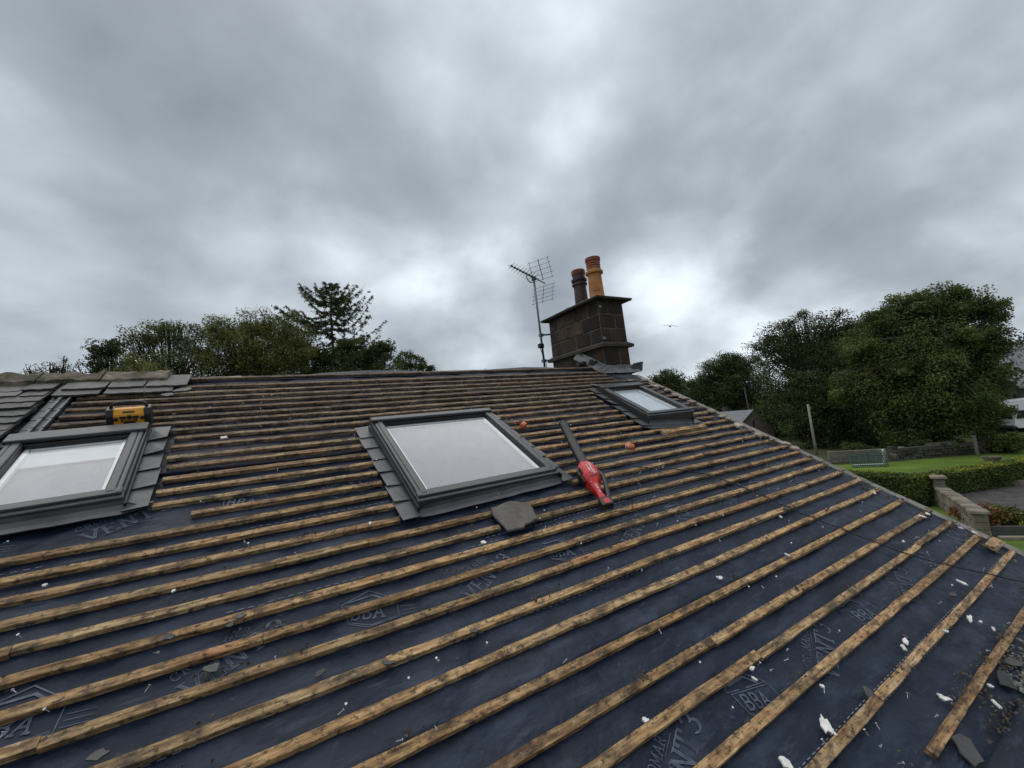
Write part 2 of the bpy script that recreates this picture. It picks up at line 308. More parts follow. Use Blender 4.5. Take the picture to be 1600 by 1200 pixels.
# ------------------------------------------------------------------ ground
def sheet(name, poly, z, m, kind='structure'):
    me = bpy.data.meshes.new(name); me.from_pydata([(x, y, z) for x, y in poly], [], [tuple(range(len(poly)))])
    o = link(name, me, m); o['kind'] = kind; return o
sheet('ground', [(-1500, -1500), (1500, -1500), (1500, 1500), (-1500, 1500)], -0.004, M_['rough_grass'])

# ------------------------------------------------------------------ the cottage whose roof is stripped
house = empty('cottage', T(1.5, 4.8, 0))
tag(house, 'cottage with its roof stripped to blue underlay and battens, with sooty stone chimney', 'house')
S_RIDGE, S_EAVE, U0, U1 = 4.55, -0.42, -5.0, 4.86
def fbm(u, s, k, o=0.0): return mnoise.noise((u * k + o, s * k - o, o * 1.7))
def felt_h(u, s, low=None):
    h = 0.005 * fbm(u, s * 1.3, 1.6, 3) + 0.0045 * fbm(u * 0.6, s * 3.5, 2.2, 9) + 0.002 * fbm(u, s, 9, 5) - 0.003 - 0.010 * max(0.0, 0.16 - abs(fbm(u * 0.55 + 0.3 * s, s * 1.2 - 0.25 * u, 3.2, 15))) / 0.16
    if low is not None: h += 0.013 * max(0.0, 1 - (s - low) / 0.30) ** 2
    return h
laps = [-1.17, -0.17, 0.825, 1.83, 2.83, 3.80]
sheets = []
for k, lo in enumerate(laps):
    if lo < S_EAVE: lo = S_EAVE
    hi = min(laps[k] + 1.12, S_RIDGE)
    nu, ns = 190, max(4, int((hi - lo) / 0.04)); me = bpy.data.meshes.new('underlay_sheet')
    us = np.linspace(U0, U1, nu + 1); ss = np.linspace(lo, hi, ns + 1)
    V = []; Fc = []
    for j, s in enumerate(ss):
        for i, u in enumerate(us):
            edge = 0.012 * fbm(u, 0, 2.3, k * 5) if j == 0 else 0
            V.append((u, s + edge, felt_h(u, s, lo) + 0.0015 - 0.003 * ((s - lo) / (hi - lo))))
    for j in range(ns):
        for i in range(nu):
            q = j * (nu + 1) + i; Fc.append((q, q + 1, q + nu + 2, q + nu + 1))
    b0 = len(V)
    for i, u in enumerate(us): V.append((u, V[i][1] + 0.004, V[i][2] - 0.016))
    for i in range(nu): Fc.append((b0 + i, b0 + i + 1, i + 1, i))
    me.from_pydata(V, [], Fc)
    for p in me.polygons: p.use_smooth = True
    o = link('underlay_sheet', me, M_['felt'], house, RM, (1, 1, 1, 1) if lo < 2.5 else (1.45, 1.0, 0.8, 1)); sheets.append((lo, hi, o))
def sheet_for(s):
    for lo, hi, o in reversed(sheets):
        if s >= lo: return lo, hi, o
    return sheets[0]

# print on the underlay: stroke-built slab-serif letters
def arc(cx, cy, rx_, ry_, a0, a1, n=9): return [(cx + rx_ * math.cos(math.radians(a0 + (a1 - a0) * i / n)), cy + ry_ * math.sin(math.radians(a0 + (a1 - a0) * i / n))) for i in range(n + 1)]
GL = {
 'C': (0.72, [arc(0.4, 0.5, 0.36, 0.5, 50, 310, 14), [(0.63, 0.98), (0.63, 0.72)]]),
 'R': (0.74, [[(0.15, 0), (0.15, 1)], [(0.0, 0), (0.3, 0)], [(0.0, 1), (0.35, 1)] + arc(0.38, 0.75, 0.24, 0.25, 90, -90) + [(0.15, 0.5)], [(0.38, 0.5), (0.72, 0)]]),
 'O': (0.84, [arc(0.42, 0.5, 0.38, 0.5, 0, 360, 20)]),
 'M': (0.95, [[(0.12, 0), (0.12, 1), (0.46, 0.15), (0.8, 1), (0.8, 0)], [(0, 0), (0.24, 0)], [(0.68, 0), (0.94, 0)], [(0, 1), (0.14, 1)], [(0.8, 1), (0.94, 1)]]),
 'A': (0.82, [[(0.08, 0), (0.4, 1), (0.74, 0)], [(0.2, 0.36), (0.62, 0.36)], [(-0.02, 0), (0.2, 0)], [(0.6, 0), (0.86, 0)]]),
 'V': (0.84, [[(0.08, 1), (0.42, 0), (0.76, 1)], [(-0.02, 1), (0.22, 1)], [(0.62, 1), (0.86, 1)]]),
 'E': (0.68, [[(0.12, 0), (0.12, 1)], [(0, 1), (0.6, 1), (0.6, 0.8)], [(0.12, 0.52), (0.46, 0.52)], [(0, 0), (0.64, 0), (0.64, 0.22)]]),
 'N': (0.86, [[(0.14, 0), (0.14, 1), (0.7, 0), (0.7, 1)], [(0, 0), (0.28, 0)], [(0, 1), (0.16, 1)], [(0.56, 1), (0.84, 1)]]),
 'T': (0.76, [[(0.38, 0), (0.38, 1)], [(0.02, 0.76), (0.02, 1), (0.74, 1), (0.74, 0.76)], [(0.24, 0), (0.52, 0)]]),
 '3': (0.66, [arc(0.3, 0.74, 0.27, 0.26, 160, -80) + arc(0.3, 0.27, 0.31, 0.27, 80, -160)]),
 'B': (0.70, [[(0.12, 0), (0.12, 1), (0.36, 1)] + arc(0.36, 0.76, 0.22, 0.24, 90, -90) + [(0.12, 0.52)], [(0.36, 0.52)] + arc(0.36, 0.26, 0.27, 0.26, 90, -90) + [(0.12, 0)]]),
}
class Print:
    def __init__(s, u, v, ang): s.o = (u, v); s.c = math.cos(ang); s.s = math.sin(ang); s.q = []
    def line(s, pts, wd):
        for a_, b_ in zip(pts, pts[1:]):
            dx, dy = b_[0] - a_[0], b_[1] - a_[1]; l = math.hypot(dx, dy) or 1e-6
            nx, ny = -dy / l * wd / 2, dx / l * wd / 2; ex, ey = dx / l * wd * 0.35, dy / l * wd * 0.35
            s.q.append([(a_[0] + nx - ex, a_[1] + ny - ey), (a_[0] - nx - ex, a_[1] - ny - ey), (b_[0] - nx + ex, b_[1] - ny + ey), (b_[0] + nx + ex, b_[1] + ny + ey)])
    def text(s, t, x, y, h, wd, gap=0.16, dbl=False):
        for ch in t:
            if ch == ' ': x += 0.3 * h; continue
            adv, st = GL[ch]
            for pl in st:
                pts = [(x + px * h, y + py * h) for px, py in pl]
                if dbl:                                      # outlined letters: two thin rules
                    s.line([(p[0] - h * 0.055, p[1]) for p in pts], wd); s.line([(p[0] + h * 0.055, p[1] - h * 0.03) for p in pts], wd)
                    s.line([(p[0], p[1] - h * 0.015) for p in pts], wd * 0.6)
                else: s.line(pts, wd)
            x += (adv + gap) * h
        return x
    def make(s, name):
        V = []; Fc = []; r = random.Random(int(s.o[0] * 100))
        k = 0
        for q in s.q:
            i0 = len(V)
            for x, y in q:
                u = s.o[0] + x * s.c - y * s.s; v_ = s.o[1] + x * s.s + y * s.c
                lo, hi, o = sheet_for(v_); V.append((u, v_, felt_h(u, v_, lo) + 0.0030 + 0.00002 * (k % 20)))
            Fc.append((i0, i0 + 1, i0 + 2, i0 + 3)); k += 1
        me = bpy.data.meshes.new(name); me.from_pydata(V, [], Fc)
        bm = bmesh.new(); bm.from_mesh(me); bmesh.ops.recalc_face_normals(bm, faces=bm.faces); bm.to_mesh(me); bm.free()
        lo, hi, o = sheet_for(s.o[1]); return link(name, me, M_['print'], o, RM)
def brand_print(u, v):
    p = Print(u, v, math.radians(29))
    x = p.text('CROMAR', -0.165, 0.045, 0.036, 0.0034, 0.18)
    p.line([(x + 0.012 + a_, 0.064 + b_) for a_, b_ in arc(0.02, 0, 0.026, 0.018, 0, 360, 16)], 0.003)
    for i in range(5): p.line([(x + 0.018 + i * 0.007, 0.055), (x + 0.018 + i * 0.007, 0.073)], 0.002)
    p.line([(x - 0.06, 0.035), (x + 0.03, 0.035)], 0.0022)
    x = p.text('VENT 3', -0.165, -0.062, 0.080, 0.0036, 0.10, True)
    p.line([(x + 0.012 + a_, 0.022 + b_) for a_, b_ in arc(0, 0, 0.012, 0.012, 0, 360, 12)], 0.0022)
    p.text('R', x + 0.008, 0.016, 0.012, 0.002)
    p.make('printed_lettering')
def mark_print(u, v):
    p = Print(u, v, math.radians(-14))
    p.line([(-0.13, 0.05), (-0.02, 0.115), (0.10, 0.05), (-0.13, 0.035), (-0.13, 0.05)], 0.0045)
    p.line([(-0.10, 0.06), (0.0, 0.085), (0.05, 0.055)], 0.010)
    p.line([(-0.115, 0.026), (0.105, 0.04), (0.12, -0.05), (-0.01, -0.085), (-0.095, -0.06), (-0.115, 0.026)], 0.0035)
    p.text('BBA', -0.088, -0.042, 0.058, 0.008, 0.12)
    p.line([(-0.09, -0.055), (0.0, -0.076), (0.11, -0.046)], 0.003)
    for i in range(4): p.line([(0.13, -0.06 + i * 0.02), (0.20, -0.05 + i * 0.02)], 0.0022)
    p.make('printed_mark')
for row, u0, du in ((0.40, 0.11, 1.09), (1.42, -0.17, 1.09), (2.43, -0.67, 1.09), (3.45, 0.30, 1.09), (4.1, 0.75, 1.09)):
    for k in range(-1, 5):
        u = u0 + k * du
        if -1.6 < u < 4.6: brand_print(u, row)
        if -1.6 < u + 0.53 < 4.6: mark_print(u + 0.53, row + 0.0)
for lo, hi, o in sheets:
    V = []; Fc = []
    for off in (0.30, 0.345, 0.80, 0.842):
        s = lo + off
        if s > min(hi, lo + 0.98): continue
        u = -1.9
        while u < 4.75:
            if mnoise.noise((u * 0.9, s * 5, 2)) > -0.28:
                h1 = felt_h(u, s, lo) + 0.004; h2 = felt_h(u + 0.022, s, lo) + 0.004
                i0 = len(V); V += [(u, s - 0.0018, h1), (u + 0.022, s - 0.0018, h2), (u + 0.022, s + 0.0018, h2), (u, s + 0.0018, h1)]; Fc.append((i0, i0 + 1, i0 + 2, i0 + 3))
            u += 0.038
    me = bpy.data.meshes.new('dashed_guide_line'); me.from_pydata(V, [], Fc); link('dashed_guide_line', me, M_['stitch'], o, RM)['kind'] = 'stuff'

# battens
ROWS = [2.765, 2.64, 2.555, 2.48, 2.404, 2.332, 2.257, 2.185, 2.109, 2.033, 1.953, 1.862, 1.787, 1.70, 1.622, 1.544, 1.462, 1.385, 1.301, 1.222, 1.143, 1.058,
        0.978, 0.896, 0.81, 0.715, 0.621, 0.517, 0.407, 0.318, 0.215, 0.103, -0.014]
rb = random.Random(5)
batten_rows = []
def batten(u0, u1, s, h0=0.004, wd=0.038, th=0.021):
    n = max(2, int((u1 - u0) / 0.07)); secs = []; so_ = rb.uniform(-0.004, 0.004); ph = rb.uniform(0, 99)
    wd *= rb.uniform(0.92, 1.08)
    for i in range(n + 1):
        u = u0 + (u1 - u0) * i / n
        ds = so_ + 0.010 * mnoise.noise((u * 0.7, s * 3.1, 1)) + 0.0025 * mnoise.noise((u * 6, ph, 1)); dh = 0.006 * mnoise.noise((u * 0.8, s, 6)) + 0.001 * mnoise.noise((u * 9, ph, 4))
        a_ = 0.0022 * mnoise.noise((u * 9, ph, 8)); b_ = 0.0022 * mnoise.noise((u * 9, ph, 18)); e = 0.0012 + 0.003 * max(0, mnoise.noise((u * 7, ph, 28)))
        y0, y1 = s - wd / 2 + ds + a_, s + wd / 2 + ds + b_; z0 = h0 - 0.002; z1 = h0 + th + dh * 0.5
        secs.append([(u, y0, z0), (u, y1, z0), (u, y1, z1 - e), (u, y1 - e, z1), (u, y0 + e, z1), (u, y0, z1 - e)])
    g = rb.uniform(0.62, 1.08); old = max(0.0, min(1.0, (s - 2.3) / 1.2))
    wr = rb.uniform(-0.10, 0.14)
    cl = (g * (1 - 0.42 * old), g * (1 - 0.38 * old + wr * 0.5), g * (1 - 0.22 * old + wr), 1)
    if s < 0.45: cl = (g * 1.05, g * (1.03 + wr * 0.4), g * (1.05 + wr), 1)
    MB().loft(secs).build('batten', M_['batten'], house, RM, color=cl)
holes = [(0.64, 1.93, 1.94, 3.10), (-1.45, -0.58, 2.36, 3.36), (3.42, 4.30, 2.52, 3.50)]
for r_, ru in enumerate(ROWS):
    s = ru * 1.65 * 0.985 - 0.018
    uL = -1.27 if s > 3.2 else -2.9
    if s > 4.15: uL = -0.66 if s > 4.3 else -0.72
    if 2.95 < s < 3.36: uL = -1.36
    uR = 4.80 + rb.uniform(-0.03, 0.02)
    if s > 3.9: uR = 4.28
    elif s > 2.0: uR = 4.72 + rb.uniform(-0.08, 0.03)
    if s < 0.05: uR = 4.74
    segs = [(uL, uR)]
    for a_, b_, lo, hi in holes:
        if lo < s < hi:
            out = []
            for p, q in segs:
                if q <= a_ or p >= b_: out.append((p, q)); continue
                if p < a_: out.append((p, a_ + rb.uniform(-0.02, 0.01)))
                if q > b_: out.append((b_ + rb.uniform(-0.01, 0.02), q))
            segs = out
    if 2.33 < s < 2.40: segs = [(max(p, -0.385), q) for p, q in segs if q > -0.38]
    if s < -0.02: segs = [(2.17, uR)]
    if 1.70 < s < 1.78: segs = [(uL, 1.17), (1.40, uR)]
    fin = []
    for p, q in segs:
        cut = p
        while q - cut > 2.6:
            nx = cut + rb.uniform(1.2, 2.5)
            if q - nx < 0.5: break
            fin.append((cut, nx - 0.002)); cut = nx
        fin.append((cut, q))
    for p, q in fin:
        if q - p > 0.03: batten(p, q, s)
    batten_rows.append(s)
# short offcuts at the verge and a spare batten lying by the small window
batten(4.60, 4.83, 0.235, 0.026, 0.07, 0.02)
batten(3.45, 4.15, 2.40, 0.03, 0.05, 0.03)

# slates still in place on the left and the row under the ridge
rs = random.Random(11)
sl_me = []
for k in range(6):
    wv, hv = 0.27, 0.30; n = 7
    pts = [(-wv / 2, hv / 2), (-wv / 2 + rs.uniform(0, 0.01), -hv / 2 + rs.uniform(0, 0.012))]
    pts += [(-wv / 2 + wv * i / n, -hv / 2 + rs.uniform(-0.008, 0.008)) for i in range(1, n)] + [(wv / 2 - rs.uniform(0, 0.01), -hv / 2 + rs.uniform(0, 0.012)), (wv / 2, hv / 2)]
    sl_me.append(MB().prism(pts, -0.007, 0.006).mesh('slate')); sl_me[-1].materials.append(M_['slate'])
def slate(u, s, h, sx=1.0, tilt=0.07, rz=0.0):
    return link('slate', rs.choice(sl_me), M_['slate'], house, RM @ T(u, s, h) @ RZ(rz) @ RX(-tilt) @ Matrix.Diagonal((sx, 1, 1, 1)))
s = 4.40; row = 0
while s > 0.9:
    g = 0.112 + 0.012 * (4.4 - s); x = -1.41 - rs.uniform(0, 0.02); first = True
    lim = -2.75
    while x > lim:
        wv = rs.uniform(0.13, 0.24)
        if not (2.3 < s < 3.42 and x > -1.52 + 0): slate(x - wv / 2, s - 0.05, 0.050 + rs.uniform(-0.004, 0.006), wv / 0.275, 0.085 + rs.uniform(-0.01, 0.025), rs.uniform(-0.02, 0.02))
        x -= wv + 0.009
    s -= g; row += 1
for x, wv in ((-1.27, 0.27), (-0.99, 0.25), (-0.79, 0.2)): slate(x, 4.25, 0.045, wv / 0.27, 0.05, rs.uniform(-0.02, 0.02))
for x, wv in ((-1.25, 0.25), (-1.0, 0.23), (-0.74, 0.28)): slate(x, 4.36, 0.055, wv / 0.27, 0.05, rs.uniform(-0.02, 0.02))
# lead gutter strip beside the slates
m = MB()
for i in range(5):
    a_, b_ = 3.44 + i * 0.15, 3.44 + (i + 1) * 0.15 + 0.012
    m.box((-1.345, (a_ + b_) / 2, 0.014 + i * 0.003), (0.11, b_ - a_, 0.006)); m.box((-1.345, (a_ + b_) / 2, 0.026 + i * 0.003), (0.018, b_ - a_, 0.018)); m.box((-1.295, (a_ + b_) / 2, 0.024 + i * 0.003), (0.012, b_ - a_, 0.014))
m.build('lead_strip', M_['lead'], house, RM)
# mossy ridge stones
def rock(size, jit, seed, sub=2, flat=0.0):
    bm = bmesh.new(); bmesh.ops.create_cube(bm, size=1.0)
    bmesh.ops.subdivide_edges(bm, edges=bm.edges[:], cuts=sub, use_grid_fill=True)
    for v_ in bm.verts:
        p = v_.co; l = max(abs(p.x), abs(p.y), abs(p.z)); r = p.length
        v_.co = p * (1 - (0.22 - flat) * (r - l) / 0.36)
        d = mnoise.noise_vector((p.x * 2.3 + seed * 7.1, p.y * 2.3, p.z * 2.3 + seed)); v_.co += d * jit
        v_.co = Vector((v_.co.x * size[0], v_.co.y * size[1], v_.co.z * size[2]))
    me = bpy.data.meshes.new('rock'); bm.to_mesh(me); bm.free()
    for p in me.polygons: p.use_smooth = False
    return me
RW = RM @ Vector((0, S_RIDGE, 0))                            # a point on the ridge line
x = -0.76; k = 0
for ln in (0.42, 0.36, 0.5, 0.4, 0.45, 0.4, 0.5):
    sec = []
    n = 20
    for i in range(n + 1):
        xx = x - ln * i / n; j = lambda o_: 0.016 * mnoise.noise((xx * 6, o_, k * 3.3)) + 0.012 * mnoise.noise((xx * 21, o_, k * 1.3))
        y0, y1, z0 = RW.y - 0.19, RW.y + 0.22, RW.z - 0.07
        ap = RW.z + 0.075 + 1.8 * j(4)
        sec.append([(xx, y0 + j(1), z0 + 0.02 + j(2)), (xx, RW.y + j(3), ap - 0.05), (xx, y1, z0), (xx, y1, z0 + 0.04), (xx, RW.y + 0.03, ap), (xx, RW.y - 0.04 + j(7), ap - 0.004 + j(9)), (xx, y0 + j(1), z0 + 0.055 + j(6))])
    MB().loft(sec).build('ridge_stone', M_['ridge'], house)
    x -= ln + 0.012; k += 1
# back slope of the roof with its own underlay, folded over the ridge
bk = bpy.data.meshes.new('back_underlay'); V = []; Fc = []
nu = 90
for j, (dy, dz) in enumerate(((-0.10, -0.056), (-0.02, 0.0), (0.03, 0.008), (0.12, -0.04), (0.6, -0.33), (5.0, -2.75))):
    for i in range(nu + 1):
        u = U0 + (4.34 - U0) * i / nu
        bmp = 0.03 * max(0, 1 - abs(u - 1.0) / 0.55) ** 0.5 * (1 if j in (2, 3) else 0) + 0.02 * max(0, 1 - abs(u - 3.1) / 0.5) ** 0.5 * (1 if j in (2, 3) else 0)
        V.append((u, RW.y + dy, RW.z + dz + bmp + 0.006 * mnoise.noise((u * 3, j, 0)) + 0.004))
for j in range(5):
    for i in range(nu): q = j * (nu + 1) + i; Fc.append((q, q + 1, q + nu + 2, q + nu + 1))
bk.from_pydata(V, [], Fc); link('back_underlay', bk, M_['felt'], house)
m = MB(); m.v = []; 
for i in range(9):
    u = -0.62 + i * 0.05; m.v += [(u, RW.y - 0.09 + 0.01 * mnoise.noise((u * 9, 1, 1)), RW.z - 0.028), (u, RW.y + 0.06, RW.z + 0.018 + 0.006 * mnoise.noise((u * 6, 2, 1)))]
    if i: q = i * 2; m.f.append((q - 2, q, q + 1, q - 1))
m.build('ridge_felt_scrap', M_['white'], house, fix=False)
# walls below
zE = (RM @ Vector((0, S_EAVE, 0))).z; yE = (RM @ Vector((0, S_EAVE, 0))).y
yB, zB = RW.y + 5.0, RW.z - 2.75
MB().box((0, yE + 0.45, zE / 2 - 0.08), (9.55, 0.4, zE - 0.16)).build('front_wall', M_['render'], house)
for gx in (4.60, -4.9):
    MB().add([(gx + dx, y, z) for dx in (-0.2, 0.2) for y, z in ((yE + 0.66, 0), (yB - 0.4, 0), (yB - 0.4, zB - 0.02), (RW.y, RW.z - 0.12), (yE + 0.66, zE + 0.22))],
             [(0, 1, 2, 3, 4), (9, 8, 7, 6, 5)] + [(i, 5 + i, 5 + (i + 1) % 5, (i + 1) % 5) for i in range(5)]).build('gable_wall', M_['render'], house)
MB().box((0, yB - 0.2, zB / 2 - 0.1), (9.55, 0.4, zB - 0.2)).build('back_wall', M_['render'], house)
# undercloak slips along the verge
s = -0.45; rv = random.Random(3)
while s < 4.0:
    ln = rv.uniform(0.28, 0.5); n = 6; sec = []
    for i in range(n + 1):
        y = s + ln * i / n; j = 0.010 * mnoise.noise((y * 7, 3, 1)); j2 = 0.012 * mnoise.noise((y * 8, 9, 1))
        sec.append([(4.832 + j, y, 0.006 + j2 * 0.5), (4.925 + j2, y, 0.006 + j2 * 0.5), (4.925 + j2, y, -0.02), (4.832 + j, y, -0.02)])
    MB().loft(sec).build('verge_slip', M_['verge'], house, RM); s += ln + 0.006
# bedding mortar and brick lumps left along the upper verge
s = 1.75
while s < 3.95:
    for q in range(2):
        o = link('mortar_lump', rock((rv.uniform(0.06, 0.15), rv.uniform(0.04, 0.09), rv.uniform(0.02, 0.04)), 0.24, rv.random() * 50), M_['rubble'], house, RM @ T(4.80 - q * rv.uniform(0.02, 0.10) + rv.uniform(-0.03, 0.03), s + rv.uniform(-0.04, 0.04), 0.02 + 0.01 * q) @ RZ(rv.uniform(-0.5, 0.5)))
        if s < 2.5 and rv.random() < 0.5: break
    s += rv.uniform(0.10, 0.17)

# ------------------------------------------------------------------ roof windows
def roof_window(cu, cs, ch, rz, tx, ty, wd, ht, fh, sky_backing, hood, sides, band=False, skirt=0.0):
    A = RM @ T(cu, cs, 0) @ RZ(rz); W0 = A @ T(0, 0, ch) @ RY(ty) @ RX(tx)                     # W0: plane of the frame top
    e = 0.075; x0, x1, y0, y1 = -wd / 2, wd / 2, -ht / 2, ht / 2
    m = MB()
    m.box((0, y0 + 0.03, -fh / 2), (wd, 0.06, fh)); m.box((0, y1 - 0.03, -fh / 2), (wd, 0.06, fh))
    for sx in (-1, 1): m.box((sx * (wd / 2 - 0.025), 0, -fh / 2 + 0.0), (0.05, ht - 0.121, fh - 0.001))
    fr = m.build('roof_window', M_['frame'], house, W0, bevel=0.004)
    # sash: side covers, bottom rail, hood
    m = MB()
    for sx in (-1, 1):
        m.box((sx * (wd / 2 - 0.054), 0.0, 0.006), (0.038, ht - 0.10, 0.026)); m.box((sx * (wd / 2 - 0.022), -0.02, 0.011), (0.022, ht - 0.10, 0.014))
    m.box((0, y0 + 0.055, 0.004), (wd - 0.012, 0.055, 0.024)); m.build('sash', M_['frame'], fr, W0, bevel=0.004)
    m = MB()
    for sx in (-1, 1): m.box((sx * (wd / 2 - 0.076), 0, -0.004), (0.010, ht - 0.16, 0.024))
    m.box((0, y0 + 0.087, -0.004), (wd - 0.17, 0.010, 0.024)); m.box((0, y1 - hood - 0.004, -0.004), (wd - 0.17, 0.010, 0.022))
    m.build('glazing_gasket', M_['frame_dark'], fr, W0)
    m = MB(); m.box((0, y1 - hood / 2 + 0.012, 0.021), (wd + 0.012, hood, 0.028)); m.box((0, y1 - 0.008 + 0.02, 0.0), (wd + 0.008, 0.05, 0.035))
    m.build('hood', M_['frame'], fr, W0, bevel=0.006)
    gx, gy0, gy1 = wd / 2 - 0.077, y0 + 0.088, y1 - hood
    me = MB().box((0, (gy0 + gy1) / 2, -0.012), (2 * gx, gy1 - gy0, 0.004)).build('pane', M_['glass'], fr, W0)
    # white inner lining, and a panel coloured like reflected sky behind the glass
    m = MB(); d = fh - 0.006
    for sx in (-1, 1): m.box((sx * (gx - 0.020), (gy0 + gy1) / 2, -0.032), (0.022, gy1 - gy0, 0.020))
    m.box((0, gy1 - 0.02, -0.032), (2 * gx - 0.07, 0.022, 0.020)); m.box((0, gy0 + 0.014, -0.032), (2 * gx - 0.07, 0.016, 0.020))
    m.build('inner_lining', M_['lining'], fr, W0)
    MB().box((0, (gy0 + gy1) / 2, -0.055), (2 * gx, gy1 - gy0, 0.006)).build('sky_backing', M_['sky_backing_bright'] if sky_backing else M_['sky_backing'], fr, W0)
    if band: MB().box((0, gy1 - 0.13, -0.044), (2 * gx - 0.05, 0.17, 0.012)).build('reflection_band', M_['reflection_tone'], fr, W0)  # added strip paints the lighter reflection near the pane's top
    # side step flashing
    rr = random.Random(int(cu * 91))
    for sx in sides:
        n = max(5, int(ht / 0.145)); st = (ht + 0.12) / n
        for i in range(n):
            yc = y0 - 0.03 + st * (i + 0.5); w_ = 0.105 + rr.uniform(-0.012, 0.014); lift = rr.uniform(0, 0.012)
            xi, xo = wd / 2 - 0.004, wd / 2 + w_
            yl, yh = yc - st / 2 - 0.03, yc + st / 2; lift += 0.012 * (rr.random() < 0.3)
            h0 = 0.034
            pts = [(xi, yl, h0 + 0.012), (xo, yl + rr.uniform(0, 0.02), h0 + 0.006 + lift), (xo, yh, h0 - 0.002), (xi, yh, h0 + 0.002)]
            pts = [(sx * p[0], p[1], p[2]) for p in pts] + [(sx * p[0], p[1], p[2] - 0.004) for p in pts]
            MB().add(pts, [(0, 1, 2, 3), (7, 6, 5, 4), (0, 4, 5, 1), (1, 5, 6, 2), (2, 6, 7, 3), (3, 7, 4, 0)]).build('step_flashing', M_['lead'], fr, A)
        MB().box((sx * (wd / 2 + 0.008), 0.0, (ch - 0.02) / 2 + 0.012), (0.010, ht + 0.04, ch - 0.045)).build('side_upstand', M_['frame_dark'], fr, A)
    # apron below
    n = 14; secs = []
    ex = 0.12
    rows_ = [(y0 - 0.004, 0.075), (y0 - 0.012, 0.052), (y0 - 0.035, 0.036), (y0 - 0.062 - skirt, 0.030)]
    V = []; Fc = []
    for j, (yy, hh) in enumerate(rows_):
        for i in range(n + 1):
            x_ = -wd / 2 - ex + (wd + 2 * ex) * i / n
            yo = yy
            if abs(x_) > wd / 2: yo = yy + (0.05 if j == 3 else 0.03 if j == 2 else 0) * min(1, (abs(x_) - wd / 2) / ex); hh_ = min(hh, 0.040)
            else: hh_ = hh
            V.append((x_, yo + 0.004 * mnoise.noise((x_ * 8, j, 3)), hh_ + 0.004 * mnoise.noise((x_ * 7, j, 8))))
    for j in range(3):
        for i in range(n): q = j * (n + 1) + i; Fc.append((q, q + 1, q + n + 2, q + n + 1))
    k0 = len(V); V += [(p[0], p[1] + 0.003, p[2] - 0.008) for p in V[3 * (n + 1):]]
    for i in range(n): Fc.append((3 * (n + 1) + i, 3 * (n + 1) + i + 1, k0 + i + 1, k0 + i))
    m = MB(); m.v = V; m.f = Fc; m.build('apron', M_['lead'], fr, A, smooth=False)
    # head flashing
    MB().box((0, y1 + 0.045, 0.045), (wd + 0.20, 0.07, 0.010), RX(-0.05)).build('head_flashing', M_['lead'], fr, A)
    return fr
wm = roof_window(1.275, 2.555, 0.102, 0.045, 0.012, 0.02, 1.10, 1.10, 0.085, False, 0.060, (-1, 1))
wl = roof_window(-1.015, 2.92, 0.086, 0.045, -0.01, -0.01, 0.63, 0.865, 0.075, False, 0.11, (1,), band=True)
wr = roof_window(3.85, 3.06, 0.125, -0.13, -0.06, -0.07, 0.63, 0.96, 0.115, True, 0.10, (-1, 1), skirt=0.04)

# ------------------------------------------------------------------ chimney
E0 = EYE.z
cx0, cx1, cy0, cy1 = 4.40, 4.98, 4.55, 5.90
zb, zs0, zs1, zt = E0 - 1.6, E0 + 0.99, E0 + 1.07, E0 + 1.74
tp = 0.03                                                       # slight batter
chm = MB()
chm.add([(cx0, cy0, zb), (cx1, cy0, zb), (cx1, cy1, zb), (cx0, cy1, zb), (cx0 + tp, cy0 + tp, zt), (cx1 - tp, cy0 + tp, zt), (cx1 - tp, cy1 - tp, zt), (cx0 + tp, cy1 - tp, zt)],
        [(3, 2, 1, 0), (4, 5, 6, 7), (0, 1, 5, 4), (1, 2, 6, 5), (2, 3, 7, 6), (3, 0, 4, 7)])
chim = chm.build('chimney', M_['mortar'], house)
rc = random.Random(21)
courses = [(E0 + 0.20, E0 + 0.42), (E0 + 0.42, E0 + 0.69), (E0 + 0.69, E0 + 0.985), (E0 + 1.075, E0 + 1.295), (E0 + 1.295, E0 + 1.525), (E0 + 1.525, E0 + 1.735)]
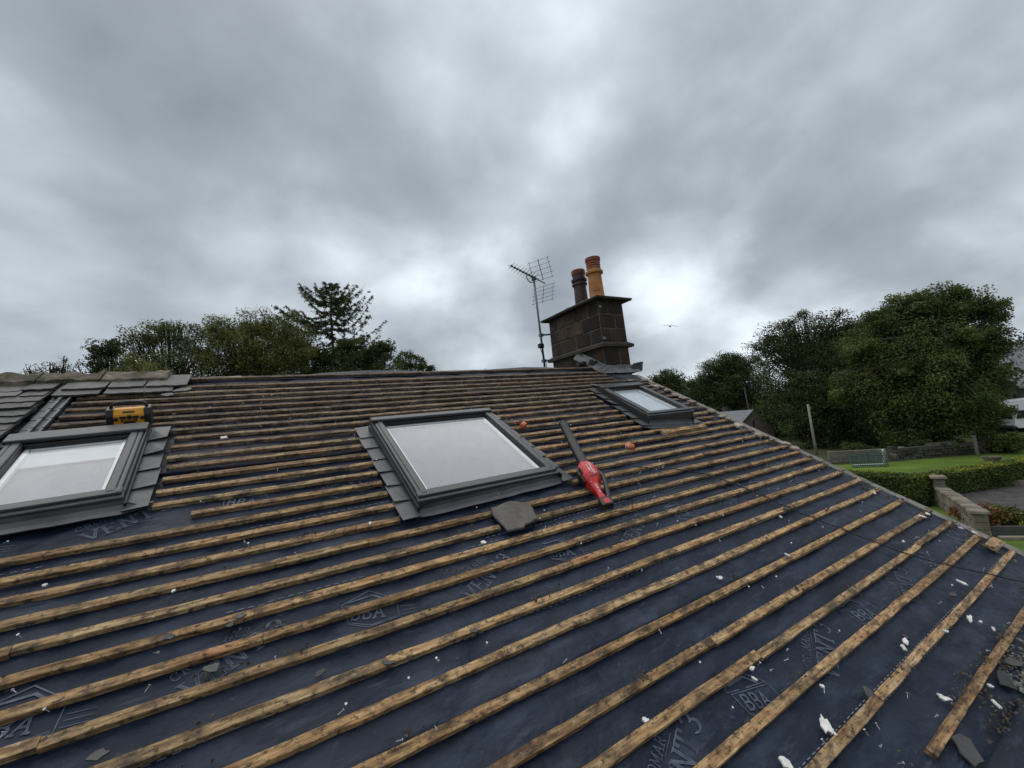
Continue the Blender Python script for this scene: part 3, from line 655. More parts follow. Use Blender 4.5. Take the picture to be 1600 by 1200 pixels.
for ci, (z0, z1) in enumerate(courses):
    ins = tp * ((z0 + z1) / 2 - zb) / (zt - zb)
    for face in range(4):
        ln = (cx1 - cx0 if face in (0, 2) else cy1 - cy0) - 2 * ins
        x = 0.0; lens = []
        if face in (0, 2):
            c_ = ln * (0.38 if ci % 2 else 0.62); lens = [c_, ln - c_]
        else:
            off = 0.25 if ci % 2 else 0.42; lens = [off]
            while sum(lens) < ln - 0.5: lens.append(rc.uniform(0.34, 0.46))
            lens.append(ln - sum(lens))
        for l_ in lens:
            jt = 0.012; a0, a1 = x + jt, x + l_ - jt; x += l_
            d = 0.007 + rc.uniform(0, 0.006)
            if face == 0: c = ((cx0 + ins + (a0 + a1) / 2), cy0 + ins - d / 2 + 0.01); dm = (a1 - a0, d + 0.02)
            if face == 2: c = ((cx0 + ins + (a0 + a1) / 2), cy1 - ins + d / 2 - 0.01); dm = (a1 - a0, d + 0.02)
            if face == 1: c = (cx1 - ins + d / 2 - 0.01, cy0 + ins + (a0 + a1) / 2); dm = (d + 0.02, a1 - a0)
            if face == 3: c = (cx0 + ins - d / 2 + 0.01, cy0 + ins + (a0 + a1) / 2); dm = (d + 0.02, a1 - a0)
            br = rc.uniform(0.7, 1.5)
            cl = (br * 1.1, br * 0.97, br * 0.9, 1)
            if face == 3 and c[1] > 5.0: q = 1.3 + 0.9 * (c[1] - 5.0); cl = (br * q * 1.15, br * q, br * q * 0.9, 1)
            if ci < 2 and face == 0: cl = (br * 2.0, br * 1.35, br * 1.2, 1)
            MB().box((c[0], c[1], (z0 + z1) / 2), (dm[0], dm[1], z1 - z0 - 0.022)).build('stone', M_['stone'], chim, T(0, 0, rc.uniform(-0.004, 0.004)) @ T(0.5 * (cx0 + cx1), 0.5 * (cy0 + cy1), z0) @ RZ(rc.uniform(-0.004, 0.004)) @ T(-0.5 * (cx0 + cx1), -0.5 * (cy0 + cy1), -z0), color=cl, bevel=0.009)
def ring(name, z0, z1, ov, m_, ins=0.02, seed=1):
    # weathered projecting band with a chamfered top
    a_, b_, c_, d_ = cx0 + ins, cx1 - ins, cy0 + ins, cy1 - ins
    pr = [(0, z0), (ov, z0 + 0.005), (ov, z0 + (z1 - z0) * 0.55), (0.0, z1)]
    secs = []
    per = []
    for x, y, sx, sy in ((a_, c_, -1, -1), (b_, c_, 1, -1), (b_, d_, 1, 1), (a_, d_, -1, 1)): per.append((x, y, sx, sy))
    V = []; Fc = []; n = 4; sub = 6; cnt = 0
    for e in range(4):
        p, q = per[e], per[(e + 1) % 4]
        for i in range(sub):
            t = i / sub; x = p[0] + (q[0] - p[0]) * t; y = p[1] + (q[1] - p[1]) * t
            sx = p[2] if i == 0 else (0 if e in (0, 2) else p[2] if p[2] == q[2] else 0); sy = p[3] if i == 0 else (p[3] if p[3] == q[3] else 0)
            for o_, z in pr:
                j = 0.006 * mnoise.noise((x * 5, y * 5, z * 9 + seed)); V.append((x + sx * (o_ + j), y + sy * (o_ + j), z + j)); 
            cnt += 1
    for i in range(cnt):
        k = (i + 1) % cnt
        for j in range(3): Fc.append((i * 4 + j, k * 4 + j, k * 4 + j + 1, i * 4 + j + 1))
    m = MB(); m.v = V; m.f = Fc; return m.build(name, m_, chim)
ring('string_course', zs0, zs1 + 0.01, 0.065, M_['capstone'])
MB().add([(cx0 - 0.075, cy0 - 0.085, zt - 0.002), (cx1 + 0.085, cy0 - 0.085, zt - 0.002), (cx1 + 0.085, cy1 + 0.08, zt - 0.002), (cx0 - 0.075, cy1 + 0.08, zt - 0.002),
          (cx0 - 0.085, cy0 - 0.095, zt + 0.035), (cx1 + 0.095, cy0 - 0.095, zt + 0.035), (cx1 + 0.095, cy1 + 0.09, zt + 0.035), (cx0 - 0.085, cy1 + 0.09, zt + 0.035)],
         [(3, 2, 1, 0), (4, 5, 6, 7), (0, 1, 5, 4), (1, 2, 6, 5), (2, 3, 7, 6), (3, 0, 4, 7)]).build('cap', M_['capstone'], chim, bevel=0.008)
V = []; n = 12; Fc = []
for j in range(n + 1):
    for i in range(7):
        a_, b_ = i / 6, j / n; ed = min(a_, 1 - a_, b_, 1 - b_)
        V.append((cx0 - 0.06 + (cx1 - cx0 + 0.12) * a_, cy0 - 0.07 + (cy1 - cy0 + 0.14) * b_, zt + 0.037 + 0.11 * min(1, ed * 3.2) + 0.02 * mnoise.noise((a_ * 6, b_ * 8, 2)) * (ed > 0)))
for j in range(n):
    for i in range(6): q = j * 7 + i; Fc.append((q, q + 1, q + 8, q + 7))
m = MB(); m.v = V; m.f = Fc; m.build('mortar_flaunching', M_['capstone'], chim, fix=False)
zp = zt + 0.10
px_ = 4.64
pot = MB().lathe([(0.118, 0), (0.112, 0.02), (0.105, 0.30), (0.108, 0.34), (0.128, 0.35), (0.13, 0.375), (0.11, 0.385), (0.108, 0.41), (0.132, 0.42), (0.135, 0.45), (0.108, 0.46), (0.106, 0.53), (0.06, 0.53)], 24, T(px_, 5.17, zp)).build('chimney_pot', M_['pot_dark'], chim)
MB().lathe([(0.106, 0.53), (0.116, 0.54), (0.118, 0.60), (0.108, 0.615), (0.085, 0.615), (0.08, 0.55)], 24, T(px_, 5.17, zp)).build('pot_rim', M_['pot_red'], chim)
MB().lathe([(0.125, 0), (0.12, 0.02), (0.108, 0.34), (0.112, 0.38), (0.14, 0.395), (0.142, 0.43), (0.112, 0.445), (0.110, 0.47)], 24, T(px_ + 0.01, 4.80, zp + 0.02)).build('chimney_pot', M_['pot_buff'], chim)
MB().lathe([(0.110, 0.47), (0.116, 0.48), (0.108, 0.50), (0.108, 0.52), (0.116, 0.53), (0.108, 0.55), (0.116, 0.57), (0.108, 0.59), (0.112, 0.60), (0.122, 0.61), (0.124, 0.655), (0.115, 0.665), (0.09, 0.665), (0.085, 0.6)], 24, T(px_ + 0.01, 4.80, zp + 0.02)).build('pot_rim', M_['pot_red'], chim)
for z in (E0 + 1.63, E0 + 1.13): MB().box((cx0 + 0.05, cy0 + 0.005, z), (0.04, 0.02, 0.04)).build('metal_clip', M_['galv'], chim)
# lead at the foot of the stack: stepped side cover, front apron and an upturned end
V = []; Fc = []
for i in range(25):
    t = i / 24; y = cy0 + 0.62 * t - 0.06; zr = O.z + (y - O.y) * math.tan(P)
    jj = 0.008 * mnoise.noise((y * 9, 3, 3)); j2 = 0.010 * mnoise.noise((y * 14, 8, 3))
    V += [(cx0 - 0.135 + jj, y, zr + 0.012 + j2), (cx0 - 0.125 + jj, y, zr + 0.045), (cx0 - 0.06, y, zr + 0.085 + j2), (cx0 - 0.02, y, zr + 0.10 + jj), (cx0 - 0.012, y, zr + 0.135 + j2)]
for i in range(24):
    for j in range(4): q = i * 5 + j; Fc.append((q, q + 1, q + 6, q + 5))
m = MB(); m.v = V; m.f = Fc; m.build('lead_cover', M_['oldlead'], chim, fix=False)
V = []; Fc = []
for i in range(21):
    x = cx0 - 0.13 + (cx1 - cx0 + 0.22) * i / 20; jj = 0.012 * mnoise.noise((x * 8, 1, 8)); j2 = 0.012 * mnoise.noise((x * 13, 5, 8))
    for y, hh in ((cy0 - 0.014, 0.125 + jj), (cy0 - 0.022, 0.07), (cy0 - 0.045, 0.06 + j2), (cy0 - 0.085 + jj, 0.03 + j2)):
        V.append((x, y, O.z + (y - O.y) * math.tan(P) + hh))
for i in range(20):
    for j in range(3): q = i * 4 + j; Fc.append((q, q + 1, q + 5, q + 4))
m = MB(); m.v = V; m.f = Fc; m.build('lead_apron', M_['oldlead'], chim, fix=False)
zr = O.z + (cy0 - O.y) * math.tan(P)
MB().prism([(cx1 - 0.16, -0.06), (cx1 + 0.16, 0.0), (cx1 + 0.2, 0.15), (cx1 - 0.02, 0.12)], 0, 0.006, T(0, cy0 - 0.035, zr + 0.01) @ RX(math.pi / 2)).build('lead_upturn', M_['frame_dark'], chim)
for q, (u, s_) in enumerate(((4.30, 4.30), (4.22, 4.44))): pass
# mortar crumbs against the stack at the ridge
for k in range(7):
    y = RW.y + rc.uniform(-0.05, 0.28); link('mortar_lump', rock((rc.uniform(0.06, 0.13), rc.uniform(0.06, 0.12), rc.uniform(0.05, 0.09)), 0.22, k * 3.7), M_['capstone'], house, T(cx0 - 0.06 - rc.uniform(0, 0.12), y, RW.z + rc.uniform(0.0, 0.10)) @ RZ(rc.uniform(0, 3)))

# ------------------------------------------------------------------ television aerial strapped to the stack
mx_, my_ = 4.26, 5.92
aer = empty('television_aerial', T(mx_, my_, E0 + 0.95)); tag(aer, 'television aerial with grid reflector on a pole strapped to the chimney', 'aerial')
top = Vector((mx_ - 0.03, my_ - 0.01, E0 + 2.52))
MB().tube([(mx_, my_, E0 + 0.92), (mx_ - 0.015, my_, E0 + 1.8), top], 0.019, 10).build('mast', M_['galv'], aer, smooth=True)
for z in (E0 + 1.03, E0 + 1.50):
    MB().tube([(mx_ + 0.02, my_ - 0.02, z), (cx0 + 0.04, my_ - 0.08, z)], 0.016, 6).box((mx_, my_, z), (0.07, 0.06, 0.05)).build('bracket', M_['galv'], aer)
MB().box((mx_ - 0.045, my_ - 0.02, E0 + 1.30), (0.10, 0.07, 0.08)).build('junction_box', M_['black'], aer, bevel=0.008)
MB().tube([(mx_ - 0.05, my_, E0 + 1.27), (mx_ - 0.03, my_ - 0.02, E0 + 1.12), (mx_ + 0.02, my_ - 0.03, E0 + 0.98), (mx_ + 0.01, my_ - 0.03, E0 + 0.85)], 0.006, 5).build('aerial_lead', M_['cable'], aer)
bd = Vector((-0.62, -0.30, 0.02)).normalized()              # boom points towards the near left
bt = top + Vector((0, 0, 0.05))
b0, b1 = bt - bd * 0.42, bt + bd * 0.74
MB().tube([b0, b1], 0.011, 6).build('boom', M_['galv'], aer)
sd_ = Vector((-bd.y, bd.x, 0)); up_ = Vector((0, 0, 1))
for k in range(9):
    c = b1 - bd * (0.02 + k * 0.092); m = MB(); r = 0.065 + 0.004 * k
    for sg in (-1, 1):
        for sh in (-1, 1): m.tube([c, c + sd_ * sg * r + up_ * sh * r * 0.55], [0.006, 0.004], 4)
    m.box(tuple(c), (0.03, 0.03, 0.03)); m.build('director', M_['black'], aer)
m = MB(); pts = []
for i in range(9):
    t = i / 8 * math.pi; pts.append(bt + bd * (0.12 - 0.12 * math.cos(t) + 0.02) - up_ * (0.03 + 0.10 * math.sin(t)))
m.tube(pts, 0.009, 5).build('boom_brace', M_['galv'], aer)
MB().box(tuple(bt - up_ * 0.02), (0.06, 0.06, 0.07)).build('clamp', M_['black'], aer)
rcn = b0 + bd * 0.05
for sh in (-1, 1):
    m = MB(); lean = -bd * 0.12
    for i in range(5): 
        c = rcn + up_ * sh * (0.07 + i * 0.082) - bd * (0.0 - 0.03 * i); m.tube([c - sd_ * 0.24, c + sd_ * 0.24], 0.0045, 4)
    for j in (-0.20, 0, 0.20): m.tube([rcn + up_ * sh * 0.05 + sd_ * j, rcn + up_ * sh * 0.42 + bd * 0.13 + sd_ * j], 0.0045 if j else 0.008, 4)
    m.build('reflector_grid', M_['galv'], aer)

# ------------------------------------------------------------------ text helper (built-in font)
def text_mesh(body, size, ext=0.0006, shear=0.0):
    cu = bpy.data.curves.new('t', 'FONT'); cu.body = body; cu.size = size; cu.extrude = ext; cu.align_x = 'CENTER'; cu.align_y = 'CENTER'; cu.shear = shear; cu.resolution_u = 3
    o = bpy.data.objects.new('t', cu); col.objects.link(o); bpy.context.view_layer.update()
    me = bpy.data.meshes.new_from_object(o.evaluated_get(bpy.context.evaluated_depsgraph_get()))
    bpy.data.objects.remove(o); bpy.data.curves.remove(cu); me.materials.clear(); return me

# ------------------------------------------------------------------ job-site radio standing above the left window
RD = RM @ T(-0.835, 3.50, 0.05) @ RZ(0.05) @ RX(-math.radians(10)) @ Matrix.Scale(0.80, 4)
rad = empty('jobsite_radio', RD); tag(rad, 'yellow and black rugged radio with carry handle standing above the left roof window', 'radio')
W2, D2, H2 = 0.125, 0.055, 0.165
secs = []
for x in (-0.105, 0.105):
    secs.append([(x, -D2, 0.012), (x, -D2 - 0.006, 0.10), (x, -D2 + 0.022, 0.148), (x, D2 - 0.02, 0.152), (x, D2, 0.10), (x, D2, 0.012)])
MB().loft(secs).build('body', M_['yellow'], rad, RD, bevel=0.006, seg=2)
for sx in (-1, 1):
    secs = []
    for x, g in ((0.098, 0.0), (0.104, 0.012), (0.128, 0.016), (0.145, 0.006)):
        secs.append([(sx * x, -D2 - g, 0.0), (sx * x, -D2 - g - 0.004, 0.10), (sx * x, -D2 + 0.012 - g, 0.150 + g * 0.4), (sx * x, D2 - 0.01 + g, 0.155 + g * 0.4), (sx * x, D2 + g, 0.10), (sx * x, D2 + g, 0.0)])
    MB().loft(secs).build('bumper', M_['black'], rad, RD, bevel=0.005)
MB().tube([(-0.118, 0, 0.150), (-0.108, -0.002, 0.185), (-0.085, -0.004, 0.200), (0, -0.004, 0.206), (0.085, -0.004, 0.200), (0.108, -0.002, 0.185), (0.118, 0, 0.150)], [0.012, 0.012, 0.013, 0.014, 0.013, 0.012, 0.012], 10).build('handle', M_['black'], rad, RD, smooth=True)
yf = -D2 - 0.006
MB().box((0.0, yf + 0.012, 0.126), (0.075, 0.006, 0.018), None).build('display', M_['display'], rad, RD @ T(0, 0, 0))
for x in (-0.04, 0.045): MB().box((x, yf - 0.002, 0.083), (0.038, 0.008, 0.022)).build('button_panel', M_['black'], rad, RD, bevel=0.002)
MB().lathe([(0.017, 0), (0.017, 0.008), (0.012, 0.012)], 16, T(0.003, yf - 0.001, 0.086) @ RX(math.pi / 2)).build('knob', M_['black'], rad, RD)
for x in (-0.085, 0.088): MB().lathe([(0.016, 0), (0.016, 0.006), (0.010, 0.009)], 14, T(x, yf + 0.001, 0.07) @ RX(math.pi / 2)).build('knob', M_['black'], rad, RD)
plate = MB().box((0.0, yf - 0.001, 0.056), (0.105, 0.007, 0.024)).build('name_plate', M_['black'], rad, RD, bevel=0.002)
link('lettering', text_mesh('DEWALT', 0.021), M_['yellow'], plate, RD @ T(0, yf - 0.0055, 0.056) @ RX(math.pi / 2))
MB().prism([(-0.055, 0.008), (0.055, 0.008), (0.035, 0.04), (-0.035, 0.04)], 0, 0.006, T(0, yf + 0.004, 0) @ RX(math.pi / 2)).build('speaker_grille', M_['black'], rad, RD)
MB().tube([(0.10, 0.03, 0.15), (0.103, 0.03, 0.24), (0.108, 0.03, 0.36)], [0.003, 0.0022, 0.0018], 5).build('whip_antenna', M_['galv'], rad, RD)

# ------------------------------------------------------------------ cordless leaf blower lying on the battens
tipP, jo, en = (RM @ Vector(p) for p in ((2.185, 2.49, 0.235), (2.06, 2.00, 0.115), (1.965, 1.60, 0.07)))
def frame_from(org, xa, up):
    xa = xa.normalized(); ya = up.cross(xa).normalized(); za = xa.cross(ya)
    return Matrix(((xa[0], ya[0], za[0], org[0]), (xa[1], ya[1], za[1], org[1]), (xa[2], ya[2], za[2], org[2]), (0, 0, 0, 1)))
BL = frame_from(jo, en - jo, (NV * 0.86 + Vector((-0.28, -0.25, 0.3))).normalized()) @ Matrix.Diagonal((0.84, 0.86, 0.86, 1))      # +x runs back towards the battery, +z is the side facing up
bl = empty('leaf_blower', BL); tag(bl, 'red cordless leaf blower with long black nozzle lying across the battens', 'blower')
tl = BL.inverted() @ tipP
MB().tube([(0.03, 0, 0), tuple(Vector((0.03, 0, 0)).lerp(tl, 0.12)), tuple(tl * 0.55), tuple(tl * 0.98), tuple(tl)], [0.050, 0.046, 0.044, 0.043, 0.045], 18, cap=False).build('nozzle', M_['grey_tube'], bl, BL, smooth=True)
MB().tube([tuple(tl * 0.2), tuple(tl * 0.97)], 0.039, 14).build('nozzle_bore', M_['cable'], bl, BL)
def osec(x, y0, y1, z0, z1, c):                         # chamfered section
    return [(x, y0 + c, z0), (x, y1 - c, z0), (x, y1, z0 + c), (x, y1, z1 - c), (x, y1 - c, z1), (x, y0 + c, z1), (x, y0, z1 - c), (x, y0, z0 + c)]
MB().loft([osec(-0.03, -0.045, 0.045, -0.045, 0.045, 0.02), osec(0.02, -0.075, 0.068, -0.065, 0.062, 0.03), osec(0.06, -0.082, 0.075, -0.07, 0.070, 0.03), osec(0.155, -0.085, 0.072, -0.07, 0.070, 0.028),
           osec(0.205, -0.078, 0.05, -0.06, 0.058, 0.022), osec(0.26, -0.065, 0.018, -0.045, 0.042, 0.018), osec(0.36, -0.052, -0.002, -0.03, 0.035, 0.014), osec(0.43, -0.06, 0.005, -0.032, 0.034, 0.012)]).build('housing', M_['red'], bl, BL, bevel=0.004)
MB().loft([osec(0.04, -0.095, -0.07, -0.05, 0.03, 0.01), osec(0.12, -0.105, -0.07, -0.055, 0.035, 0.01), osec(0.20, -0.09, -0.06, -0.045, 0.02, 0.01)]).build('air_intake', M_['black'], bl, BL)
MB().tube([(0.13, 0.070, 0.03), (0.19, 0.082, 0.03), (0.27, 0.066, 0.028), (0.35, 0.045, 0.022), (0.42, 0.025, 0.015), (0.455, 0.0, 0.01)], [0.018, 0.021, 0.020, 0.018, 0.020, 0.022], 10).build('handle', M_['black'], bl, BL, smooth=True)
MB().tube([(0.22, 0.075, 0.02), (0.24, 0.05, 0.02), (0.27, 0.045, 0.02)], 0.009, 8).build('trigger', M_['red'], bl, BL)
bat = MB().box((0.475, -0.022, 0.0), (0.075, 0.10, 0.072)).box((0.432, -0.022, 0.0), (0.03, 0.085, 0.06)).build('battery', M_['black'], bl, BL, bevel=0.006)
MB().box((0.475, -0.022, 0.037), (0.05, 0.05, 0.003)).build('battery_badge', M_['red'], bat, BL)
for body, sz, x, y, z, m_, rzz in (('Milwaukee', 0.034, 0.105, 0.012, 0.0712, 'paint', 0.0), ('M18', 0.026, 0.30, -0.028, 0.0405, 'paint', 0.0), ('FUEL', 0.018, 0.355, -0.027, 0.036, 'paint', 0)):
    link('lettering', text_mesh(body, sz, 0.0008, 0.35), M_[m_], bl, BL @ T(x, y, z) @ (RY(0.10) if x > 0.25 else Matrix()))
MB().prism([(0.045, -0.018), (0.12, -0.010), (0.115, -0.016), (0.165, -0.004), (0.11, -0.024), (0.115, -0.017)], 0.0702, 0.0716).build('logo_flash', M_['paint'], bl, BL)

for k in range(5): MB().box((0.06 + k * 0.016, -0.0835, 0.045), (0.007, 0.006, 0.03)).build('vent_slot', M_['black'], bl, BL)
for x, y, z in ((0.05, 0.045, 0.0705), (0.165, 0.03, 0.0685), (0.245, -0.05, 0.045)): MB().lathe([(0.005, 0), (0.005, 0.0015)], 8, T(x, y, z)).build('screw', M_['nail'], bl, BL)
MB().box((0.19, -0.004, 0.0615), (0.006, 0.09, 0.004), RY(0.2) @ T(-0.012, 0, 0.038)).build('seam', M_['black'], bl, BL)
# ------------------------------------------------------------------ loose things on the roof
pts = [(-0.12, 0.10), (0.03, 0.125), (0.125, 0.075), (0.14, 0.0), (0.115, -0.09), (0.03, -0.10), (-0.02, -0.13), (-0.115, -0.12), (-0.135, 0.02)]
n_ = len(pts); rg = random.Random(2); poly = []
for i in range(n_):
    p, q = pts[i], pts[(i + 1) % n_]
    for k in range(3): poly.append((p[0] + (q[0] - p[0]) * k / 3 + rg.uniform(-0.006, 0.006), p[1] + (q[1] - p[1]) * k / 3 + rg.uniform(-0.006, 0.006)))
sl = MB().prism(poly, -0.009, 0.009).build('loose_stone_slate', M_['slab'], None, RM @ T(1.30, 1.75, 0.043) @ RX(0.03) @ RY(-0.03), bevel=0.004)
tag(sl, 'broken grey-brown stone slate lying on battens below the big middle roof window', 'slate')
for (u, s_, rz, lab) in ((2.05, 2.88, 0.5, 'orange brick fragment beside the top right corner of the middle roof window'), (2.835, 2.26, -0.5, 'orange brick fragment with pale mortar, right of the leaf blower nozzle')):
    b_ = link('brick_fragment', rock((0.085, 0.05, 0.045), 0.16, u * 3), M_['orange'], None, RM @ T(u, s_, 0.045) @ RZ(rz) @ RX(0.15)); tag(b_, lab, 'brick', 'orange brick fragments on the roof')
def top_h(s): return 0.034 if any(abs(s - q) < 0.03 for q in batten_rows) else 0.018
ctl = [(2.60, 1.98), (2.85, 1.885), (3.18, 1.70), (3.40, 1.28), (3.45, 1.10), (3.60, 0.79), (3.79, 0.44), (4.30, 0.02), (4.72, -0.20), (5.02, -0.30)]
cp = []
for i in range(len(ctl) - 1):
    p0 = ctl[max(i - 1, 0)]; p1, p2 = ctl[i], ctl[i + 1]; p3 = ctl[min(i + 2, len(ctl) - 1)]
    for k in range(8):
        t = k / 8; f_ = lambda a_, b_, c_, d_: 0.5 * (2 * b_ + (c_ - a_) * t + (2 * a_ - 5 * b_ + 4 * c_ - d_) * t * t + (3 * b_ - a_ - 3 * c_ + d_) * t ** 3)
        cp.append((f_(p0[0], p1[0], p2[0], p3[0]), f_(p0[1], p1[1], p2[1], p3[1])))
hs_ = [top_h(s_) + 0.002 for u, s_ in cp]
for it in range(3): hs_ = [max(hs_[i], (hs_[max(i - 1, 0)] + hs_[min(i + 1, len(hs_) - 1)]) / 2 - 0.001) for i in range(len(hs_))]
cab = MB().tube([(u, s_, h) for (u, s_), h in zip(cp, hs_)], 0.0042, 6).build('power_cable', M_['cable'], None, RM, smooth=True)
tag(cab, 'thin black cable trailing over the battens towards the right-hand verge', 'cable')
# white plaster flakes and slate shards
def flake(L_, Wd, th, seed, n=13, lo=0.5):
    r = random.Random(seed); poly = []
    for i in range(n):
        t = 2 * math.pi * (i + r.uniform(-0.3, 0.3)) / n; k = r.uniform(lo, 1.15); poly.append((math.cos(t) * L_ / 2 * k, math.sin(t) * Wd / 2 * k))
    return MB().prism(poly, -th / 2, th / 2).mesh('flake')
WF = [((1288, 1132), 0.095, 0.05), ((1298, 1142), 0.05, 0.035), ((1515, 967), 0.085, 0.035), ((1532, 972), 0.03, 0.02), ((1474, 1091), 0.075, 0.032), ((1504, 911), 0.075, 0.03), ((1415, 1003), 0.06, 0.03), ((1411, 1011), 0.055, 0.03),
      ((1440, 810), 0.07, 0.05), ((1448, 806), 0.05, 0.04), ((1365, 773), 0.045, 0.03), ((1500, 825), 0.05, 0.03), ((1124, 903), 0.045, 0.03), ((1229, 871), 0.045, 0.022), ((1220, 808), 0.03, 0.02), ((1411, 846), 0.035, 0.022),
      ((1173, 1049), 0.04, 0.025), ((1178, 1061), 0.03, 0.018), ((1008, 1126), 0.035, 0.025), ((756, 848), 0.045, 0.035), ((1230, 1195), 0.07, 0.045), ((1285, 1073), 0.03, 0.02), ((1552, 983), 0.035, 0.02), ((1475, 990), 0.05, 0.02),
      ((70, 915), 0.02, 0.014), ((271, 924), 0.022, 0.015), ((578, 822), 0.03, 0.02), ((350, 684), 0.06, 0.045), ((1521, 832), 0.05, 0.03), ((1547, 1072), 0.04, 0.018), ((1556, 1100), 0.05, 0.02)]
def roof_uv(px, py, h=0.02):
    d = ray(px, py); t = (h - 1.65) / d.dot(NV); p = d * t; return p[0], p.dot(SU)
rw_ = random.Random(4)
FL = {0: 'largest white plaster flake, above the second lowest batten near the bottom right corner', 2: 'long white plaster flake just below the second lowest batten at the right', 4: 'pointed white plaster flake midway between the two lowest battens',
      5: 'narrow white plaster flake just below the cable near the right edge', 19: 'white plaster flake just left below the loose stone slate', 20: 'white plaster flake cut by the bottom edge of the picture', 27: 'pale flake on upper battens between the radio and the middle window',
      12: 'white plaster flake under the middle of the right-hand battens, left of the cable', 8: 'largest white plaster flake tucked against the verge'}
SL_ = {0: 'dark slate shard just below the cable at the far right', 1: 'dark slate shard half under the second lowest batten at lower right', 8: 'larger dark slate shard among white crumbs at the right edge', 9: 'narrow dark slate shard at the right edge above the larger one', 12: 'dark slate piece at the end of the lowest batten',
       5: 'dark slate shard lying over the printed lettering at lower left', 16: 'dark slate shard in the bottom left corner', 2: 'dark slate shard left of two small ones, lower left', 15: 'narrow dark slate shard by the middle of the cable'}
for i, ((px, py), a_, b_) in enumerate(WF):
    u, s_ = roof_uv(px, py)
    o = link('plaster_flake', flake(a_ * 0.85, b_ * 0.85, 0.008, i, 13, 0.45), M_['white'], None, RM @ T(u, s_, top_h(s_) + 0.004) @ RZ(rw_.uniform(0, 3)) @ RX(rw_.uniform(-0.2, 0.2)))
    tag(o, FL.get(i, 'small white plaster flake lying loose on the stripped roof'), 'flake', 'white plaster flakes scattered on the roof')
SH = [((1489, 929), 0.12, 0.05), ((1357, 1082), 0.10, 0.07), ((264, 1000), 0.07, 0.05), ((360, 977), 0.055, 0.05), ((376, 967), 0.06, 0.05), ((330, 1045), 0.09, 0.06), ((607, 1040), 0.08, 0.035), ((500, 1052), 0.07, 0.04), ((1570, 1062), 0.17, 0.10), ((1585, 1035), 0.15, 0.06),
      ((285, 612), 0.20, 0.10), ((262, 620), 0.14, 0.07), ((1512, 1172), 0.17, 0.12), ((1415, 995), 0.05, 0.04), ((740, 990), 0.06, 0.03), ((1228, 798), 0.10, 0.04), ((155, 1180), 0.07, 0.04), ((930, 604), 0.16, 0.09), ((985, 596), 0.22, 0.08), ((1060, 640), 0.12, 0.08)]
for i, ((px, py), a_, b_) in enumerate(SH):
    u, s_ = roof_uv(px, py); pale = i in (10, 11, 17, 18)
    o = link('slate_shard', flake(a_ * (0.85 if i > 7 else 0.65), b_ * (0.85 if i > 7 else 0.65), 0.007, 100 + i, 9, 0.55), M_['oldlead'] if pale else M_['slate'], None, RM @ T(u, s_, 0.04 if pale else top_h(s_) + 0.003) @ RZ(rw_.uniform(-0.5, 0.5)) @ RX(rw_.uniform(-0.05, 0.12)))
    if pale: tag(o, {10: 'upper pale slate piece beside the end of the slates under the ridge', 11: 'lower pale slate piece beside the end of the slates under the ridge', 17: 'pale slate piece at the upper left corner of the small right-hand window', 18: 'wide pale slate piece along the top of the small right-hand window'}[i], 'slate', 'pale slate pieces under the ridge' if i < 12 else 'pale slate pieces by the small window')
    else: tag(o, SL_.get(i, 'small dark broken slate shard lying loose on the blue underlay'), 'slate', 'dark slate shards scattered on the roof')
# nails: too many and too small to count
m = MB(); rn = random.Random(9)
for k in range(230):
    u = rn.uniform(-1.1, 4.6); s_ = rn.uniform(-0.2, 4.2) if rn.random() < 0.7 else rn.uniform(0, 2.0)
    q = RZ(rn.uniform(0, 6.28)) @ RX(rn.uniform(0.1, 1.7)); h = top_h(s_) + 0.004
    A_ = T(u, s_, h) @ q
    m.tube([(0, 0, 0), (0, 0, 0.021)], 0.0011, 4, A_); m.lathe([(0.0048, 0.021), (0.0048, 0.0225)], 6, A_)
o = m.build('loose_nails', M_['nail'], None, RM, fix=False); tag(o, 'loose roofing nails scattered over the battens and underlay', 'nails', None, 'stuff')
m = MB(); rn = random.Random(19)
spots_ = [(rn.uniform(-1.0, 4.7), rn.choice(batten_rows) + rn.uniform(0.02, 0.05), rn.randint(2, 14)) for k in range(190)] + [(rn.uniform(2.6, 4.7), rn.uniform(-0.3, 0.0), 26) for k in range(34)] + [(4.72, rn.uniform(0, 3.6), 16) for k in range(46)]
for u, s_, n in spots_:
    for k in range(n):
        uu, ss_ = u + rn.gauss(0, 0.05), s_ + rn.gauss(0, 0.016); r = rn.uniform(0.002, 0.008) * (1.4 if rn.random() < 0.1 else 1)
        A_ = T(uu, ss_, top_h(ss_) + r * 0.3) @ RZ(rn.uniform(0, 6)) @ RX(rn.uniform(-0.6, 0.6))
        m.add([(r * 1.5, 0, -r * 0.5), (-r * 0.7, r, -r * 0.5), (-r, -r * 0.8, -r * 0.5), (0, 0, r * 0.8)], [(0, 1, 3), (1, 2, 3), (2, 0, 3), (2, 1, 0)], A_)
o = m.build('roof_crumbs', M_['crumb'], None, RM, fix=False); tag(o, 'dirt, moss and mortar crumbs gathered along the battens', 'debris', None, 'stuff')
m = MB()
for k in range(420):
    u = 3.0 + abs(rn.gauss(0, 0.5)); s_ = -0.16 + rn.gauss(0, 0.045)
    if k % 6 == 0: u, s_ = 4.7 + rn.gauss(0, 0.06), rn.uniform(0.1, 3.6)
    r = rn.uniform(0.003, 0.012); A_ = T(u, s_, 0.015 + r * 0.2) @ RZ(rn.uniform(0, 6))
    m.add([(r * 1.8, 0, -r * 0.3), (-r * 0.7, r * 0.8, -r * 0.3), (-r, -r * 0.7, -r * 0.3), (0, 0, r * 0.35)], [(0, 1, 3), (1, 2, 3), (2, 0, 3), (2, 1, 0)], A_)
